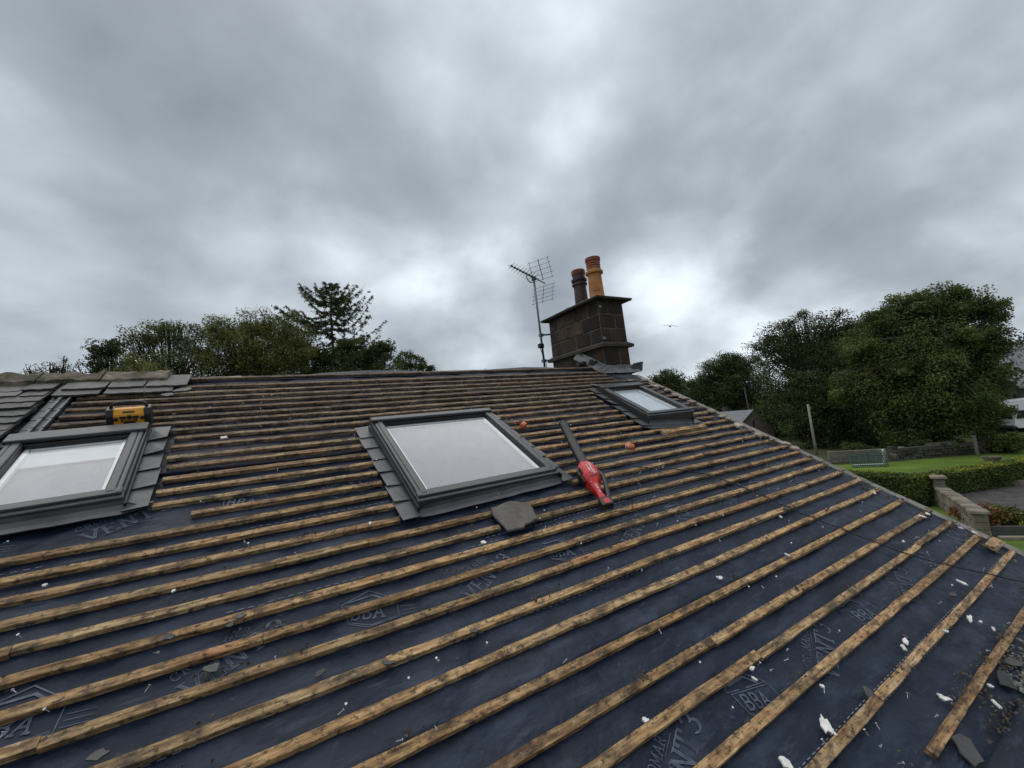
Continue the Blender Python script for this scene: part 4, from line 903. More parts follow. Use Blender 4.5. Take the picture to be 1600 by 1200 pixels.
o = m.build('plaster_crumbs', M_['verge'], None, RM, fix=False); tag(o, 'fine white plaster crumbs strewn along the eaves and verge', 'debris', None, 'stuff')

# ------------------------------------------------------------------ gull in the sky
bp_ = at(1047, 510, 33); BM = T(*bp_) @ RZ(0.75) @ RX(0.25)
m = MB(); m.loft([[(x, r * math.cos(t), r * math.sin(t)) for t in [i * math.pi / 4 for i in range(8)]] for x, r in ((-0.22, 0.008), (-0.14, 0.03), (0.0, 0.055), (0.12, 0.045), (0.18, 0.03), (0.23, 0.006))])
for sg in (-1, 1):
    secs = []
    for y, x0, x1, z in ((0.03, -0.06, 0.10, 0.02), (0.2, -0.03, 0.11, 0.09), (0.36, -0.08, 0.04, 0.06), (0.5, -0.13, -0.11, 0.02)):
        secs.append([(x0, sg * y, z), ((x0 + x1) / 2, sg * y, z + 0.012), (x1, sg * y, z), ((x0 + x1) / 2, sg * y, z - 0.008)])
    m.loft(secs)
m.prism([(-0.2, -0.02), (-0.2, 0.02), (-0.33, 0.06), (-0.33, -0.06)], -0.004, 0.004)
tag(m.build('gull', M_['gull'], None, BM, smooth=True), 'lone grey bird gliding in the cloudy sky right of the chimney', 'bird')

# ------------------------------------------------------------------ vegetation
def leaves_mesh(name, Pn, size, outward=None, rng=None, aspect=0.6):
    n = len(Pn); rng = rng or np.random.default_rng(1)
    nr = rng.normal(size=(n, 3)); nr[:, 2] += 0.5
    if outward is not None: nr += outward * 1.1
    nr /= np.linalg.norm(nr, axis=1)[:, None] + 1e-9
    t = rng.normal(size=(n, 3)); t -= nr * (t * nr).sum(1)[:, None]; t /= np.linalg.norm(t, axis=1)[:, None] + 1e-9
    b_ = np.cross(nr, t); sz = (size * rng.uniform(0.6, 1.4, n))[:, None]
    V = np.stack([Pn + t * sz * 0.5, Pn + b_ * sz * 0.5 * aspect + nr * sz * 0.12, Pn - t * sz * 0.5, Pn - b_ * sz * 0.5 * aspect + nr * sz * 0.12], 1).reshape(-1, 3)
    me = bpy.data.meshes.new(name); me.vertices.add(n * 4); me.vertices.foreach_set('co', V.astype(np.float32).ravel())
    me.loops.add(n * 4); me.loops.foreach_set('vertex_index', np.arange(n * 4, dtype=np.int32))
    me.polygons.add(n); me.polygons.foreach_set('loop_start', np.arange(0, n * 4, 4, dtype=np.int32))
    try: me.polygons.foreach_set('loop_total', np.full(n, 4, dtype=np.int32))
    except Exception: pass
    me.update(calc_edges=True); me.validate(); return me
def crown_points(lobes, dens, rng, clump=0.3, thin=0.0):
    P_, O_ = [], []
    for c, r, sq in lobes:
        ncl = max(12, int(34 * (r / 1.5) ** 1.5)); cd = rng.normal(size=(ncl, 3)); cd /= np.linalg.norm(cd, axis=1)[:, None]
        rad_ = r * rng.uniform(0.5, 1.0, ncl)[:, None]; cc = np.array(c) + cd * rad_ * np.array([1, 1, sq])
        n = int(dens * r * r); idx = rng.integers(0, ncl, n); sg = clump * r ** 0.6
        p = cc[idx] + np.clip(rng.normal(size=(n, 3)), -1.5, 1.5) * sg * np.array([1, 1, 0.6]); P_.append(p); O_.append(cd[idx])
        nf = int(n * (0.35 - thin)) if thin < 0.35 else 0
        if nf:
            q = rng.normal(size=(nf, 3)); q /= np.linalg.norm(q, axis=1)[:, None]; P_.append(np.array(c) + q * r * rng.uniform(0.3, 0.9, nf)[:, None] * np.array([1, 1, sq])); O_.append(q)
    return np.concatenate(P_), np.concatenate(O_)
def tree(name, label, cat, lobes_px, dist, leafmat, dens, leaf, trunk_px, seed, clump=0.3, sq=0.85, trunk_r=0.25, group=None, thin=0.0, aspect=0.6, bare=0, sat=3):
    """lobes_px: (x, y, radius in photo pixels, extra distance)"""
    rng = np.random.default_rng(seed); lobes = []
    for x, y, r, dd in lobes_px:
        c = at(x, y, dist + dd); rm = r * mpp(c); lobes.append((tuple(c), rm * 0.90, sq))
        for q in range(sat):                                  # side clumps break up the outline
            d_ = rng.normal(size=3); d_ /= np.linalg.norm(d_); lobes.append((tuple(np.array(c) + d_ * rm * rng.uniform(0.70, 0.98)), rm * rng.uniform(0.22, 0.42), 0.8))
    base = at(trunk_px, 600, dist); base = Vector((base.x, base.y, 0))
    e = empty(name, T(*base)); tag(e, label, cat, group)
    Pn, On = crown_points(lobes, dens, rng, clump, thin); Pn[:, 2] = np.maximum(Pn[:, 2], 0.1)
    me = leaves_mesh('crown', Pn - np.array(base), leaf, On, rng, aspect); link('crown', me, leafmat, e, T(*base))
    m = MB(); lc = [Vector(l[0]) for l in lobes[::sat + 1]]; topz = max(l.z for l in lc); cen = sum(lc, Vector()) / len(lc)
    mid = Vector((base.x * 0.6 + cen.x * 0.4, base.y * 0.6 + cen.y * 0.4, topz * 0.4)); tp_ = Vector((cen.x, cen.y, topz))
    m.tube([base - base, (base.lerp(mid, 0.5) + Vector((0.1, 0, 0))) - base, mid - base, mid.lerp(tp_, 0.6) - base, tp_ - base], [trunk_r * 1.25, trunk_r, trunk_r * 0.8, trunk_r * 0.4, 0.03], 8)
    for c, r, _ in lobes:
        for k in range((4 if r > 0.5 else 1) + bare):
            d = Vector(rng.normal(size=3)); d.normalize(); d.z = abs(d.z) * 0.6 + 0.1; en_ = Vector(c) + d * r * (0.9 if k < 4 else 1.12); st = mid.lerp(tp_, rng.uniform(0, 0.7))
            md = st.lerp(en_, 0.5) + Vector((0, 0, 0.12 * (en_ - st).length * rng.uniform(-0.3, 1)))
            m.tube([st - base, md - base, en_ - base], [trunk_r * 0.32, trunk_r * 0.16, 0.012], 5)
    m.build('trunk', M_['bark'], e, T(*base), fix=False, smooth=True); return e

# behind the ridge, left
tree('small_conifer', 'small dark tree top peeping over the far left of the ridge', 'tree', [(75, 578, 16, 0), (100, 575, 14, 0), (48, 578, 10, 0), (88, 592, 22, 1), (85, 625, 34, 1)], 26, M_['leaf_needle'], 1100, 0.10, 85, 1, 0.22, 1.0, 0.12, 'trees behind the ridge', 0.3, 0.35, 3)
tree('dark_yew', 'dense dark evergreen behind the left ridge stones', 'tree', [(160, 545, 22, 0), (185, 540, 15, 0.5), (150, 572, 28, 0), (180, 585, 30, 0), (165, 625, 44, 0)], 27, M_['leaf_needle'], 1500, 0.11, 165, 2, 0.2, 0.9, 0.2, 'trees behind the ridge')
tree('birch_tree', 'airy birch with sky showing between small leaves behind the left ridge', 'tree', [(215, 530, 22, 0), (245, 520, 24, 0), (280, 522, 26, 0), (315, 528, 26, 1), (260, 555, 40, 0), (310, 570, 32, 0), (220, 570, 28, 0), (270, 610, 50, 0)], 24, M_['leaf_birch'], 1650, 0.095, 265, 3, 0.30, 0.95, 0.07, 'trees behind the ridge', 0.25, 0.6, 5)
tree('bushy_shrub', 'olive green bush in front of the birch, behind the left ridge', 'bush', [(215, 575, 28, 0), (190, 590, 24, 0), (240, 595, 26, 0), (215, 630, 45, 0)], 21, M_['leaf_olive'], 1300, 0.085, 215, 4, 0.22, 0.8, 0.08, 'trees behind the ridge')
tree('willow_tree', 'olive green willow-like tree between birch and tall larch', 'tree', [(345, 514, 26, 0), (375, 512, 28, 0), (408, 506, 26, 0.5), (435, 515, 34, 0), (465, 530, 34, 1), (370, 548, 40, 0), (420, 560, 40, 0), (340, 570, 32, 0), (455, 555, 34, 0), (400, 610, 70, 0)], 23, M_['leaf_olive'], 3200, 0.10, 395, 5, 0.28, 0.95, 0.07, 'trees behind the ridge', 0.15, 0.4, 4)
tree('alder_tree', 'dark green leafy tree low behind the ridge, right of the larch', 'tree', [(600, 545, 16, 0), (590, 560, 24, 0), (630, 560, 18, 0), (655, 570, 14, 0), (560, 565, 30, 0), (672, 578, 9, 0), (610, 600, 48, 0), (530, 575, 46, 0), (480, 570, 42, 0), (550, 548, 26, 0)], 25, M_['leaf_mid'], 2600, 0.11, 590, 6, 0.24, 0.95, 0.16, 'trees behind the ridge', 0.1)
# larch: whorls of long sweeping branches with hanging twigs
def conifer(px, top_y, dist, seed):
    rng = np.random.default_rng(seed); top_ = at(px - 6, top_y, dist); base = at(px + 4, 600, dist); base = Vector((base.x, base.y, 0)); k = mpp(top_)
    e = empty('larch_tree', T(*base)); tag(e, 'tall larch with tiered sweeping branches rising above the ridge', 'tree', 'trees behind the ridge')
    m = MB(); H_ = top_.z; ax = top_ - base
    m.tube([Vector((0, 0, 0)), ax * 0.5, ax * 0.85, ax], [0.24, 0.14, 0.05, 0.012], 8)
    Pn = []; 
    z = 0.995
    right = Vector((CR[0][0], CR[1][0], 0)).normalized(); depth = Vector((CR[0][2], CR[1][2], 0)).normalized()
    tier = 0
    while z > 0.42:
        lenm = min(0.35 + (1 - z) * 24.0, 2.3 + (0.94 - z) * 4.5) if z < 0.94 else 0.35 + (1 - z) * 24.0
        lenm = min(lenm, 4.0); nb = 6 if z > 0.93 else 9
        for b_ in range(nb):
            an = rng.uniform(0, 6.28); Lb = lenm * rng.uniform(0.55, 1.1); d = right * math.cos(an) + depth * math.sin(an)
            lift = 0.34 if z > 0.9 else 0.16
            st = ax * (z + rng.uniform(-0.012, 0.012)); pts = []
            for i in range(7):
                t = i / 6; pts.append(st + d * Lb * t + Vector((0, 0, Lb * (lift * t - 0.30 * t * (1 - t) * 2 + 0.10 * t ** 3))))
            m.tube(pts, [0.035 * (1 - 0.85 * i / 6) * (0.5 + 0.5 * min(1, lenm / 2)) for i in range(7)], 4, cap=False)
            nt_ = int(9 + Lb * 11)
            for q in range(nt_):
                t = rng.uniform(0.12, 1.0); i = min(5, int(t * 6)); p = pts[i].lerp(pts[i + 1], t * 6 - i)
                sd2 = d.cross(Vector((0, 0, 1))) * rng.normal() * 0.5 + d * 0.5 + Vector((0, 0, rng.normal() * 0.25 - 0.15))
                tl_ = rng.uniform(0.15, 0.5) * (1.15 - 0.5 * t); q_ = p + sd2 * tl_ + Vector((0, 0, -0.10 * tl_))
                m.add([p, p + Vector((0.008, 0.008, 0.012)), q_], [(0, 1, 2)])
                nn = int(10 + tl_ * 36)
                for j in range(nn): f_ = rng.uniform(0, 1); Pn.append(tuple(p.lerp(q_, f_) + Vector(rng.normal(size=3)) * 0.028))
        z -= 0.022 if z > 0.90 else 0.036
    m.build('trunk', M_['bark'], e, T(*base), fix=False)
    link('crown', leaves_mesh('crown', np.array(Pn), 0.095, None, rng, 0.30), M_['leaf_needle'], e, T(*base))
conifer(520, 446, 26, 31)

# right-hand trees beyond the garden
RT = 'trees beyond the garden wall'
tree('great_sycamore', 'largest broad-crowned dark green tree towering over the lawn on the right', 'tree',
     [(1475, 478, 40, 0), (1440, 488, 38, 0), (1512, 478, 36, 1), (1545, 486, 26, 1), (1400, 510, 38, 0), (1455, 540, 60, -1), (1508, 545, 42, 0), (1390, 560, 52, -1), (1470, 600, 62, -2), (1518, 605, 42, -1), (1400, 620, 56, -2), (1340, 600, 40, -1), (1525, 645, 36, -1), (1480, 655, 48, -2), (1420, 665, 44, -2), (1546, 522, 30, 0), (1372, 512, 34, 0), (1405, 480, 26, 0), (1350, 545, 40, 0)],
     46, M_['leaf_mid'], 1350, 0.165, 1455, 41, 0.28, 0.9, 0.5, RT, 0.12, 0.6, 4)
tree('ash_tree', 'thinner rounded tree with sky gaps left of the largest tree', 'tree', [(1215, 525, 30, 0), (1250, 515, 28, 0), (1285, 512, 28, 0), (1315, 512, 28, 0), (1190, 545, 22, 0), (1235, 550, 40, 0), (1290, 550, 44, 0), (1330, 540, 36, 1), (1345, 515, 26, 1), (1215, 585, 34, 0)], 52, M_['leaf_dark'], 800, 0.155, 1265, 42, 0.36, 0.9, 0.32, RT, 0.3, 0.6, 5)
tree('holly_thicket', 'low dark thicket behind the utility pole under the taller trees', 'tree', [(1270, 610, 46, 0), (1320, 640, 50, 0), (1255, 655, 40, 0), (1300, 675, 40, 0), (1365, 675, 40, 0), (1222, 640, 30, 2)], 50, M_['leaf_dark'], 900, 0.18, 1300, 43, 0.32, 0.9, 0.3, RT)
tree('round_oak', 'mid-sized bushy tree behind the small grey-roofed outbuilding', 'tree', [(1140, 565, 22, 0), (1115, 580, 26, 0), (1160, 575, 26, 0), (1095, 605, 24, 0), (1130, 610, 36, 0), (1175, 605, 34, 0), (1195, 640, 36, 0), (1120, 650, 40, 0), (1090, 635, 26, 0), (1215, 670, 36, 0)], 66, M_['leaf_dark'], 850, 0.20, 1140, 44, 0.36, 0.85, 0.35, RT)
tree('distant_oak', 'small far-off domed tree just right of the chimney foot', 'tree', [(1045, 592, 18, 0), (1030, 596, 15, 0), (1062, 598, 16, 0), (1020, 608, 14, 0), (1045, 612, 26, 0), (1072, 615, 14, 0), (1000, 618, 20, 0), (1050, 645, 40, 0)], 105, M_['leaf_dark'], 150, 0.42, 1045, 45, 0.6, 0.85, 0.4, RT)
tree('far_pine', 'hazy grey-green tree behind the slate-roofed house at the right edge', 'tree', [(1596, 545, 16, 0), (1612, 540, 18, 0), (1585, 560, 14, 0), (1605, 570, 24, 0), (1630, 560, 24, 0)], 120, M_['leaf_haze'], 110, 0.5, 1605, 46, 0.7, 0.85, 0.4, RT)
tree('back_copse', 'dark mass of foliage filling the gap behind the garden trees', 'tree', [(1240, 630, 40, 0), (1300, 600, 50, 0), (1380, 590, 60, 0), (1460, 590, 70, 0), (1515, 600, 50, 0), (1340, 670, 50, 0), (1420, 680, 50, 0), (1505, 680, 50, 0)], 60, M_['leaf_dark'], 230, 0.42, 1400, 47, 0.6, 0.9, 0.4, RT)

# ------------------------------------------------------------------ garden
def G2(px, py, z=0.0): p = gnd(px, py, z); return (p.x, p.y)
lawn = sheet('lawn', [(14, -6), (60, -6), G2(1640, 700), G2(1560, 708), G2(1480, 714), G2(1395, 722), G2(1300, 727), (34, 20), (14, 16)], 0.0, M_['grass'])
yard = sheet('gravel_yard', [G2(1488, 766), G2(1600, 758), (46, -2), (30, -4), (20, -3), G2(1600, 822), G2(1536, 826)], 0.006, M_['gravel'])
# kerb between hedge and yard
a_, b_ = Vector((*G2(1486, 765), 0)), Vector((*G2(1640, 755), 0)); kd = (b_ - a_).normalized(); ang = math.atan2(kd.y, kd.x); n = 14; ln = (b_ - a_).length * 1.6 / n
kb = empty('yard_kerb', T(*a_)); tag(kb, 'low pale stone kerb between the clipped hedge and the gravel yard', 'kerb')
kme = MB().box((0, 0, 0.11), (ln - 0.02, 0.22, 0.22)).mesh('kerb_stone', bevel=0.015); kme.materials.append(M_['gstone'])
for i in range(n): p = a_ + kd * ln * (i + 0.5); link('kerb_stone', kme, M_['gstone'], kb, T(p.x, p.y, 0) @ RZ(ang + random.uniform(-0.01, 0.01)))
# hedges
def hedge(name, label, A_, B_, wd, ht, leafs, seed, topm=None):
    rng = np.random.default_rng(seed); A_ = Vector((*A_, 0)); B_ = Vector((*B_, 0)); d = B_ - A_; l = d.length; an = math.atan2(d.y, d.x); X = T(*A_) @ RZ(an)
    e = empty(name, X); tag(e, label, 'hedge', 'clipped hedges along the lawn')
    MB().box((l / 2, 0, ht / 2 - 0.06), (l - 0.15, wd - 0.18, ht - 0.12)).build('hedge_core', M_['leaf_dark'], e, X)
    n = int(leafs * l); f_ = rng.uniform(0, 1, n); Pn = np.zeros((n, 3)); Pn[:, 0] = rng.uniform(0, l, n)
    side = rng.choice(4, n, p=[0.34, 0.22, 0.40, 0.04])
    yy = rng.uniform(-wd / 2, wd / 2, n); zz_ = rng.uniform(0.02, ht, n)
    Pn[:, 1] = np.where(side == 0, -wd / 2, np.where(side == 1, wd / 2, yy)); Pn[:, 2] = np.where(side == 2, ht, zz_)
    On = np.zeros((n, 3)); On[:, 1] = np.where(side == 0, -1, np.where(side == 1, 1, 0)); On[:, 2] = np.where(side == 2, 1, 0.2)
    Pn[side == 3, 0] = rng.choice([0, l], (side == 3).sum())
    bump = np.array([mnoise.noise((p[0] * 1.3, p[1] * 2, p[2] * 2 + seed)) for p in Pn]); Pn += On * (bump * 0.10)[:, None] + rng.normal(size=(n, 3)) * 0.035
    link('foliage', leaves_mesh('foliage', Pn, 0.10, On, rng), M_['leaf_hedge'], e, X)
    if topm:
        n2 = n // 3; P2 = np.zeros((n2, 3)); P2[:, 0] = rng.uniform(0, l, n2); P2[:, 1] = rng.uniform(-wd / 2, wd / 2, n2); P2[:, 2] = ht + 0.03 + np.abs(rng.normal(size=n2)) * 0.04
        keep = np.array([mnoise.noise((p[0] * 0.7, p[1] * 1.5, seed)) > topm for p in P2]); P2 = P2[keep]; O2 = np.tile([0, -0.3, 1.0], (len(P2), 1))
        link('young_growth', leaves_mesh('young_growth', P2, 0.09, O2, rng), M_['leaf_yellow'], e, X)
hedge('clipped_hedge', 'tall clipped green hedge between the roof verge and the stone gatepost', (24.75, 6.75), (25.0, 16), 1.0, 1.2, 2600, 51, 0.12)
hedge('clipped_hedge', 'low clipped hedge with yellow-green top running right along the gravel yard', (26.6, 7.35), (42, 1.2), 0.9, 0.95, 1700, 52, -0.05)
# stone wall with gateposts
def gatepost(px, py, ht, wd, label):
    p = gnd(px, py); an = 0.4; X = T(p.x, p.y, 0) @ RZ(an); e = empty('gatepost', X); tag(e, label, 'gatepost', 'stone gateposts of the yard wall'); z = 0; k = 0
    while z < ht - 0.12:
        h = 0.2 + 0.05 * ((k * 37) % 3); MB().box((0.01 * (k % 3), 0.008 * (k % 2), z + h / 2), (wd - 0.03 * (k % 2), wd - 0.02 * ((k + 1) % 2), h - 0.012)).build('stone', M_['gstone'], e, X, bevel=0.015); z += h; k += 1
    MB().box((0, 0, z + 0.05), (wd + 0.14, wd + 0.14, 0.10), None, 0.9).build('capstone', M_['gstone'], e, X, bevel=0.015); return Vector((p.x, p.y, 0))
gp1 = gatepost(1474, 791, 1.1, 0.38, 'far stone gatepost where the hedge meets the yard wall')
gp2 = gatepost(1536, 836, 0.72, 0.38, 'near stone gatepost at the end of the yard wall by the shrubs')
d = gp2 - gp1; l = d.length; X = T(*gp1) @ RZ(math.atan2(d.y, d.x)); wl_ = empty('yard_wall', X); tag(wl_, 'low stone wall with pale coping between the two gateposts', 'wall')
rgw = random.Random(8); x = 0.3; 
MB().box((l / 2, 0, 0.36), (l - 0.5, 0.28, 0.72)).build('wall_core', M_['gstone'], wl_, X)
for c_ in range(3):
    x = 0.28
    while x < l - 0.35:
        ln = min(rgw.uniform(0.3, 0.6), l - 0.28 - x)
        MB().box((x + ln / 2, 0, 0.12 + c_ * 0.245), (ln - 0.02, 0.34 + rgw.uniform(0, 0.03), 0.225)).build('stone', M_['gstone'], wl_, X, bevel=0.02); x += ln
x = 0.22
while x < l - 0.3:
    ln = min(rgw.uniform(0.28, 0.42), l - 0.22 - x); MB().box((x + ln / 2, rgw.uniform(-0.01, 0.01), 0.80), (ln - 0.015, 0.44, 0.13)).build('coping_stone', M_['gstone'], wl_, X @ T(0, 0, rgw.uniform(-0.01, 0.015)), bevel=0.03); x += ln
# planting by the near gatepost
def bush(name, label, px, py, r, lm, seed, ht=0.8, dens=900, leaf=0.09):
    p = gnd(px, py); rng = np.random.default_rng(seed); e = empty(name, T(p.x, p.y, 0)); tag(e, label, 'shrub')
    lobes = [((rng.normal() * r * 0.45, rng.normal() * r * 0.45, ht * rng.uniform(0.4, 0.7)), r * rng.uniform(0.45, 0.7), 0.8) for k in range(5)]
    Pn, On = crown_points(lobes, dens * 2.2, rng, 0.16); Pn[:, 2] = np.abs(Pn[:, 2]); link('foliage', leaves_mesh('foliage', Pn, leaf, On, rng), lm, e, T(p.x, p.y, 0))
    m = MB()
    for c, r_, _ in lobes: m.tube([(0, 0, 0), (c[0] * 0.5, c[1] * 0.5, c[2] * 0.6), c], [0.03, 0.02, 0.008], 5)
    m.build('stems', M_['bark'], e, T(p.x, p.y, 0), fix=False)
bush('russet_shrub', 'russet-leaved shrub beside the near stone gatepost', 1546, 822, 0.55, M_['leaf_red'], 61, 0.7)
bush('green_shrub', 'olive green shrub behind the pale-flowered one in the planter', 1566, 822, 0.6, M_['leaf_olive'], 62, 0.85)
bush('bright_shrub', 'bright yellow-green shrub at the right edge over the dark planter', 1590, 828, 0.55, M_['leaf_yellow'], 63, 0.6)
bush('corner_shrub', 'rounded green shrub at the right end of the far dry-stone wall', 1572, 707, 1.3, M_['leaf_hedge'], 64, 1.3, 500, 0.14)
for bx, by, br_, lab, sd_ in ((1440, 712, 1.0, 'bramble clump left of centre along the far dry-stone wall', 71), (1490, 708, 1.2, 'bramble clump right of centre along the far dry-stone wall', 72), (1350, 712, 1.1, 'bramble clump behind the sleeper wall and goal', 73)): bush('bramble', lab, bx, by, br_, M_['leaf_dark'], sd_, 1.1, 500, 0.14)
a_, b_ = Vector((*G2(1550, 838), 0)), Vector((*G2(1625, 838), 0)); d = b_ - a_; X = T(*a_) @ RZ(math.atan2(d.y, d.x)); pb = empty('timber_planter', X); tag(pb, 'dark timber planter edge in front of the shrubs at the right', 'planter')
for i in range(2): MB().box((d.length / 2, 0, 0.09 + i * 0.17), (d.length, 0.09, 0.155)).build('plank', M_['darkwall'], pb, X, bevel=0.008)
MB().box((d.length / 2, -0.35, 0.05), (d.length, 0.18, 0.10)).build('edging', M_['gstone'], pb, X, bevel=0.01)
# far dry-stone wall behind the lawn
A_, B_ = Vector((*G2(1392, 719), 0)), Vector((*G2(1640, 700), 0)); d = B_ - A_; l = d.length; X = T(*A_) @ RZ(math.atan2(d.y, d.x))
dw = empty('dry_stone_wall', X); tag(dw, 'tumbled dry-stone wall along the far side of the lawn', 'wall')
m = MB(); rgd = random.Random(12)
MB().box((l / 2, 0, 0.4), (l, 0.4, 0.8)).build('wall_core', M_['darkwall'], dw, X)
z = 0.0
while z < 0.95:
    x = 0
    h = rgd.uniform(0.14, 0.22)
    while x < l:
        ln = rgd.uniform(0.2, 0.5)
        if not (z > 0.6 and mnoise.noise((x * 0.5, 3, 3)) < 0.0):
            a0 = rgd.uniform(0.25, 0.34); m.box((x + ln / 2, 0, z + h / 2), (ln * 0.93, 2 * a0, h * 0.9), None, rgd.uniform(0.75, 0.98))
        x += ln
    z += h
o = m.build('wall_stones', M_['drystone'], dw, X, fix=False); o['kind'] = 'stuff'
# raised bed, goal, posts, boulders, trough
A_, B_ = Vector((*G2(1296, 724), 0)), Vector((*G2(1388, 720), 0)); d = B_ - A_; l = d.length; X = T(*A_) @ RZ(math.atan2(d.y, d.x))
rbd = empty('raised_bed', X); tag(rbd, 'low grey retaining wall of sleepers at the back left of the lawn', 'wall')
for i in range(4):
    for k in range(3): MB().box((l * (k + 0.5) / 3, 0.02 * i, 0.11 + i * 0.215), (l / 3 - 0.02, 0.2, 0.205)).build('sleeper', M_['timber'], rbd, X, bevel=0.015)
p = gnd(1382, 726); X = T(p.x, p.y, 0) @ RZ(2.1); gl_ = empty('garden_goal', X); tag(gl_, 'small garden goal with leaning white post and green net on the lawn', 'goal')
MB().tube([(0, 0, 0), (0.0, 0.22, 1.05)], 0.06, 8).build('post', M_['paint'], gl_, X)
MB().tube([(0, 0, 0.05), (1.7, 0.1, 0.05)], 0.05, 8).build('ground_bar', M_['paint'], gl_, X)
m = MB()
for i in range(17):
    t = i / 16; m.tube([(1.9 * t, 0.25, 0.9), (1.9 * t, 1.0, 0.02)], 0.026, 3)
for j in range(9): t = j / 8; m.tube([(0, 0.25 + 0.75 * t, 0.9 - 0.88 * t), (1.9, 0.25 + 0.75 * t, 0.9 - 0.88 * t)], 0.026, 3)
m.build('net', M_['net'], gl_, X, fix=False)
for i, (px, py, sz, lab) in enumerate(((1410, 716, 0.8, 'largest pale boulder standing by the dry-stone wall behind the goal'), (1398, 719, 0.55, 'smaller boulder just right of the goal post'), (1303, 720, 0.7, 'rough boulder at the foot of the utility pole'))):
    p = gnd(px, py); tag(link('boulder', rock((sz, sz * 0.8, sz * 1.1), 0.16, i + 3), M_['gstone'], None, T(p.x, p.y, sz * 0.45)), lab, 'boulder', 'garden boulders')
p = gnd(1528, 711); X = T(p.x, p.y, 0); tag(MB().box((0, 0, 0.65), (0.16, 0.16, 1.3)).box((0.0, 0, 1.32), (0.22, 0.22, 0.05)).build('gate_stump', M_['timber'], None, X, bevel=0.02), 'weathered wooden post standing against the far dry-stone wall', 'post')
p = gnd(1551, 722); X = T(p.x, p.y, 0)
tag(MB().lathe([(0.30, 0.0), (0.34, 0.1), (0.42, 0.3), (0.45, 0.34), (0.40, 0.34), (0.36, 0.25), (0.05, 0.24)], 16).build('stone_planter', M_['gstone'], None, X), 'round stone planter on the right side of the lawn', 'planter')
# utility poles
p = at(1275, 705, 44); X = T(p.x, p.y, 0); up_e = empty('utility_pole', X); tag(up_e, 'plain wooden utility pole in front of the dark trees', 'pole')
tpz = at(1270, 631, 44).z; MB().tube([(0, 0, 0), (0, 0, tpz * 0.5), (-0.02, 0.0, tpz)], [0.11, 0.10, 0.085], 10).build('shaft', M_['pole'], up_e, X, smooth=True)
MB().box((0, -0.15, tpz - 0.3), (0.08, 0.1, 0.3)).build('fitting', M_['galv'], up_e, X)
p = at(1172, 640, 62); X = T(p.x, p.y, 0); tz = at(1167, 606, 62).z; e = empty('lamp_pole', X); tag(e, 'thin leaning pole behind the small outbuilding', 'pole')
MB().tube([(0, 0, 0), (-0.35, 0.1, tz)], [0.10, 0.07], 8).build('shaft', M_['timber'], e, X); MB().box((-0.35, 0.1, tz), (0.5, 0.12, 0.12)).build('crossarm', M_['timber'], e, X)
# outbuilding with grey slate roof
ap = at(1176, 641, 58); k = mpp(ap); rdir = Vector((CR[0][0], CR[1][0], 0)).normalized()
gw, ez = 45 * k, ap.z - 24 * k; cen = Vector((ap.x, ap.y, 0))
gx_ = Vector((0.97, -0.24, 0)).normalized()                  # gable faces the camera's right
X = Matrix(((gx_.x, -gx_.y, 0, cen.x), (gx_.y, gx_.x, 0, cen.y), (0, 0, 1, 0), (0, 0, 0, 1)))
ob = empty('outbuilding', X); tag(ob, 'small outbuilding with grey slate roof and plain brown gable, half hidden by the verge', 'building')
hw = gw * 0.80; az = ap.z
MB().prism([(-hw, 0), (hw, 0), (hw, ez), (0, az - 0.08), (-hw, ez)], 0, 5.0, RX(math.pi / 2) @ T(0, 0, -5.0)).build('wall', M_['pebble'], ob, X)
for sg in (-1, 1):
    sl_ = math.atan2(az - ez, hw); ln = math.hypot(az - ez, hw) + 0.2
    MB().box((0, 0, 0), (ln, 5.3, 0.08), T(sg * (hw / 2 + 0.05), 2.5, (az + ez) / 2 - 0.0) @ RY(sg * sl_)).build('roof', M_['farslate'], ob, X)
MB().box((-0.2, -0.02, ez + 0.25), (0.16, 0.06, 0.8)).build('slit_window', M_['darkglass'], ob, X)
MB().box((0.35, 4.6, az + 0.2), (0.5, 0.5, 0.9)).build('chimney', M_['darkwall'], ob, X)
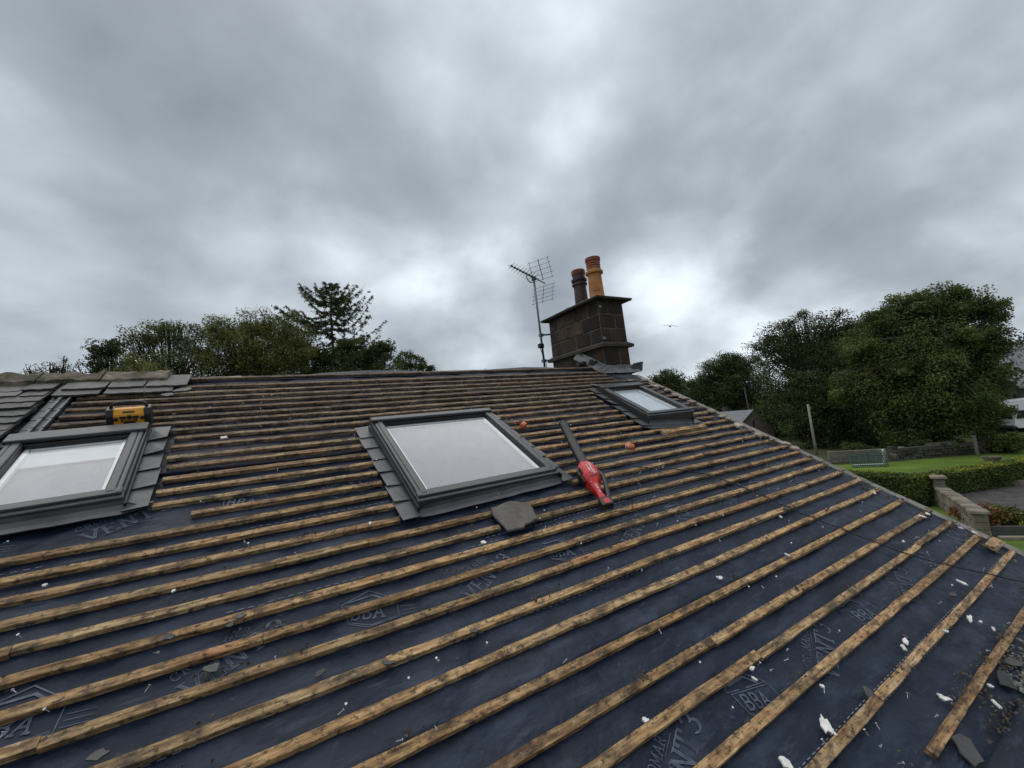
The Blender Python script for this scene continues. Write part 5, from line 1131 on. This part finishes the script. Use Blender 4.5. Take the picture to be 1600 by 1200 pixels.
# house at the right edge, and the white camper in front of it
p = at(1590, 600, 66); k = mpp(p); c = Vector((p.x, p.y, 0)); ez = at(1590, 604, 66).z; rz_ = at(1612, 556, 70).z
hd = (Vector((CR[0][0], CR[1][0], 0))).normalized(); an = math.atan2(hd.y, hd.x); X = T(c.x, c.y, 0) @ RZ(an)
hs2 = empty('far_house', X); tag(hs2, 'dark stone house with grey slate roof cut off by the right edge', 'house')
MB().box((5.6, 3.5, ez / 2), (11, 7, ez)).build('wall', M_['darkwall'], hs2, X)
MB().add([(-0.5, -0.5, ez - 0.2), (11.7, -0.5, ez - 0.2), (11.7, 3.5, rz_ + 1.2), (-0.5, 3.5, rz_ + 1.2), (-0.5, 7.5, ez - 0.2), (11.7, 7.5, ez - 0.2), (-0.5, -0.5, ez), (11.7, -0.5, ez), (11.7, 3.5, rz_ + 1.4), (-0.5, 3.5, rz_ + 1.4), (-0.5, 7.5, ez), (11.7, 7.5, ez)],
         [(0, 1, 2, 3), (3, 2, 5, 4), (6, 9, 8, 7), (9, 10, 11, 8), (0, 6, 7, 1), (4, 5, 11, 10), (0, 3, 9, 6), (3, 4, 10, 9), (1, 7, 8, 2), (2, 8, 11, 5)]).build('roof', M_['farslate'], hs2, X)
for wx, wz in ((0.9, ez - 1.9), (4.0, ez - 1.9), (7.5, ez - 1.9)):
    wdw = MB().box((wx, -0.03, wz), (1.2, 0.1, 1.3)).build('window', M_['paint'], hs2, X)
    for dx in (-0.28, 0.28): MB().box((wx + dx, -0.07, wz), (0.44, 0.06, 1.1)).build('pane', M_['darkglass'], wdw, X)
p = gnd(1588, 676); X = T(p.x, p.y, 0) @ RZ(an - 0.25)
vn = empty('camper_van', X); tag(vn, 'white camper van with overhanging roof, cut off by the right edge', 'van')
prof = [(0.25, 0.35), (5.4, 0.35), (5.4, 2.7), (5.2, 2.85), (0.1, 2.85), (-0.35, 2.55), (-0.35, 2.1), (0.5, 1.95), (0.15, 1.15), (0.05, 0.6)]
MB().prism(prof, -1.05, 1.05, T(0, 1.05, 0) @ RX(math.pi / 2)).build('body', M_['paint'], vn, X, bevel=0.04)
MB().prism([(0.48, 1.9), (0.2, 1.2), (0.9, 1.2), (1.0, 1.9)], -0.03, 0.03, T(0, -0.02, 0) @ RX(math.pi / 2)).build('side_window', M_['darkglass'], vn, X)
MB().prism([(0.0, 0.0), (1.75, 0.0), (1.75, 0.74), (0.0, 0.74)], 0, 0.03, T(0.12, 0.18, 1.2) @ RY(math.radians(-21)) @ RZ(math.pi / 2) @ RX(math.pi / 2) @ T(0, 0, -0.02)).build('windscreen', M_['darkglass'], vn, X)
MB().box((3.2, -0.02, 1.9), (1.4, 0.05, 0.6)).build('side_window', M_['darkglass'], vn, X)
for wx in (1.1, 4.2):
    for wy in (0.05, 2.05): MB().lathe([(0.18, -0.1), (0.33, -0.1), (0.35, -0.06), (0.35, 0.06), (0.33, 0.1), (0.18, 0.1)], 18, T(wx, wy, 0.35) @ RX(math.pi / 2)).build('wheel', M_['black'], vn, X)
MB().box((0.0, 1.05, 0.45), (0.12, 2.0, 0.25)).build('bumper', M_['frame'], vn, X, bevel=0.03)
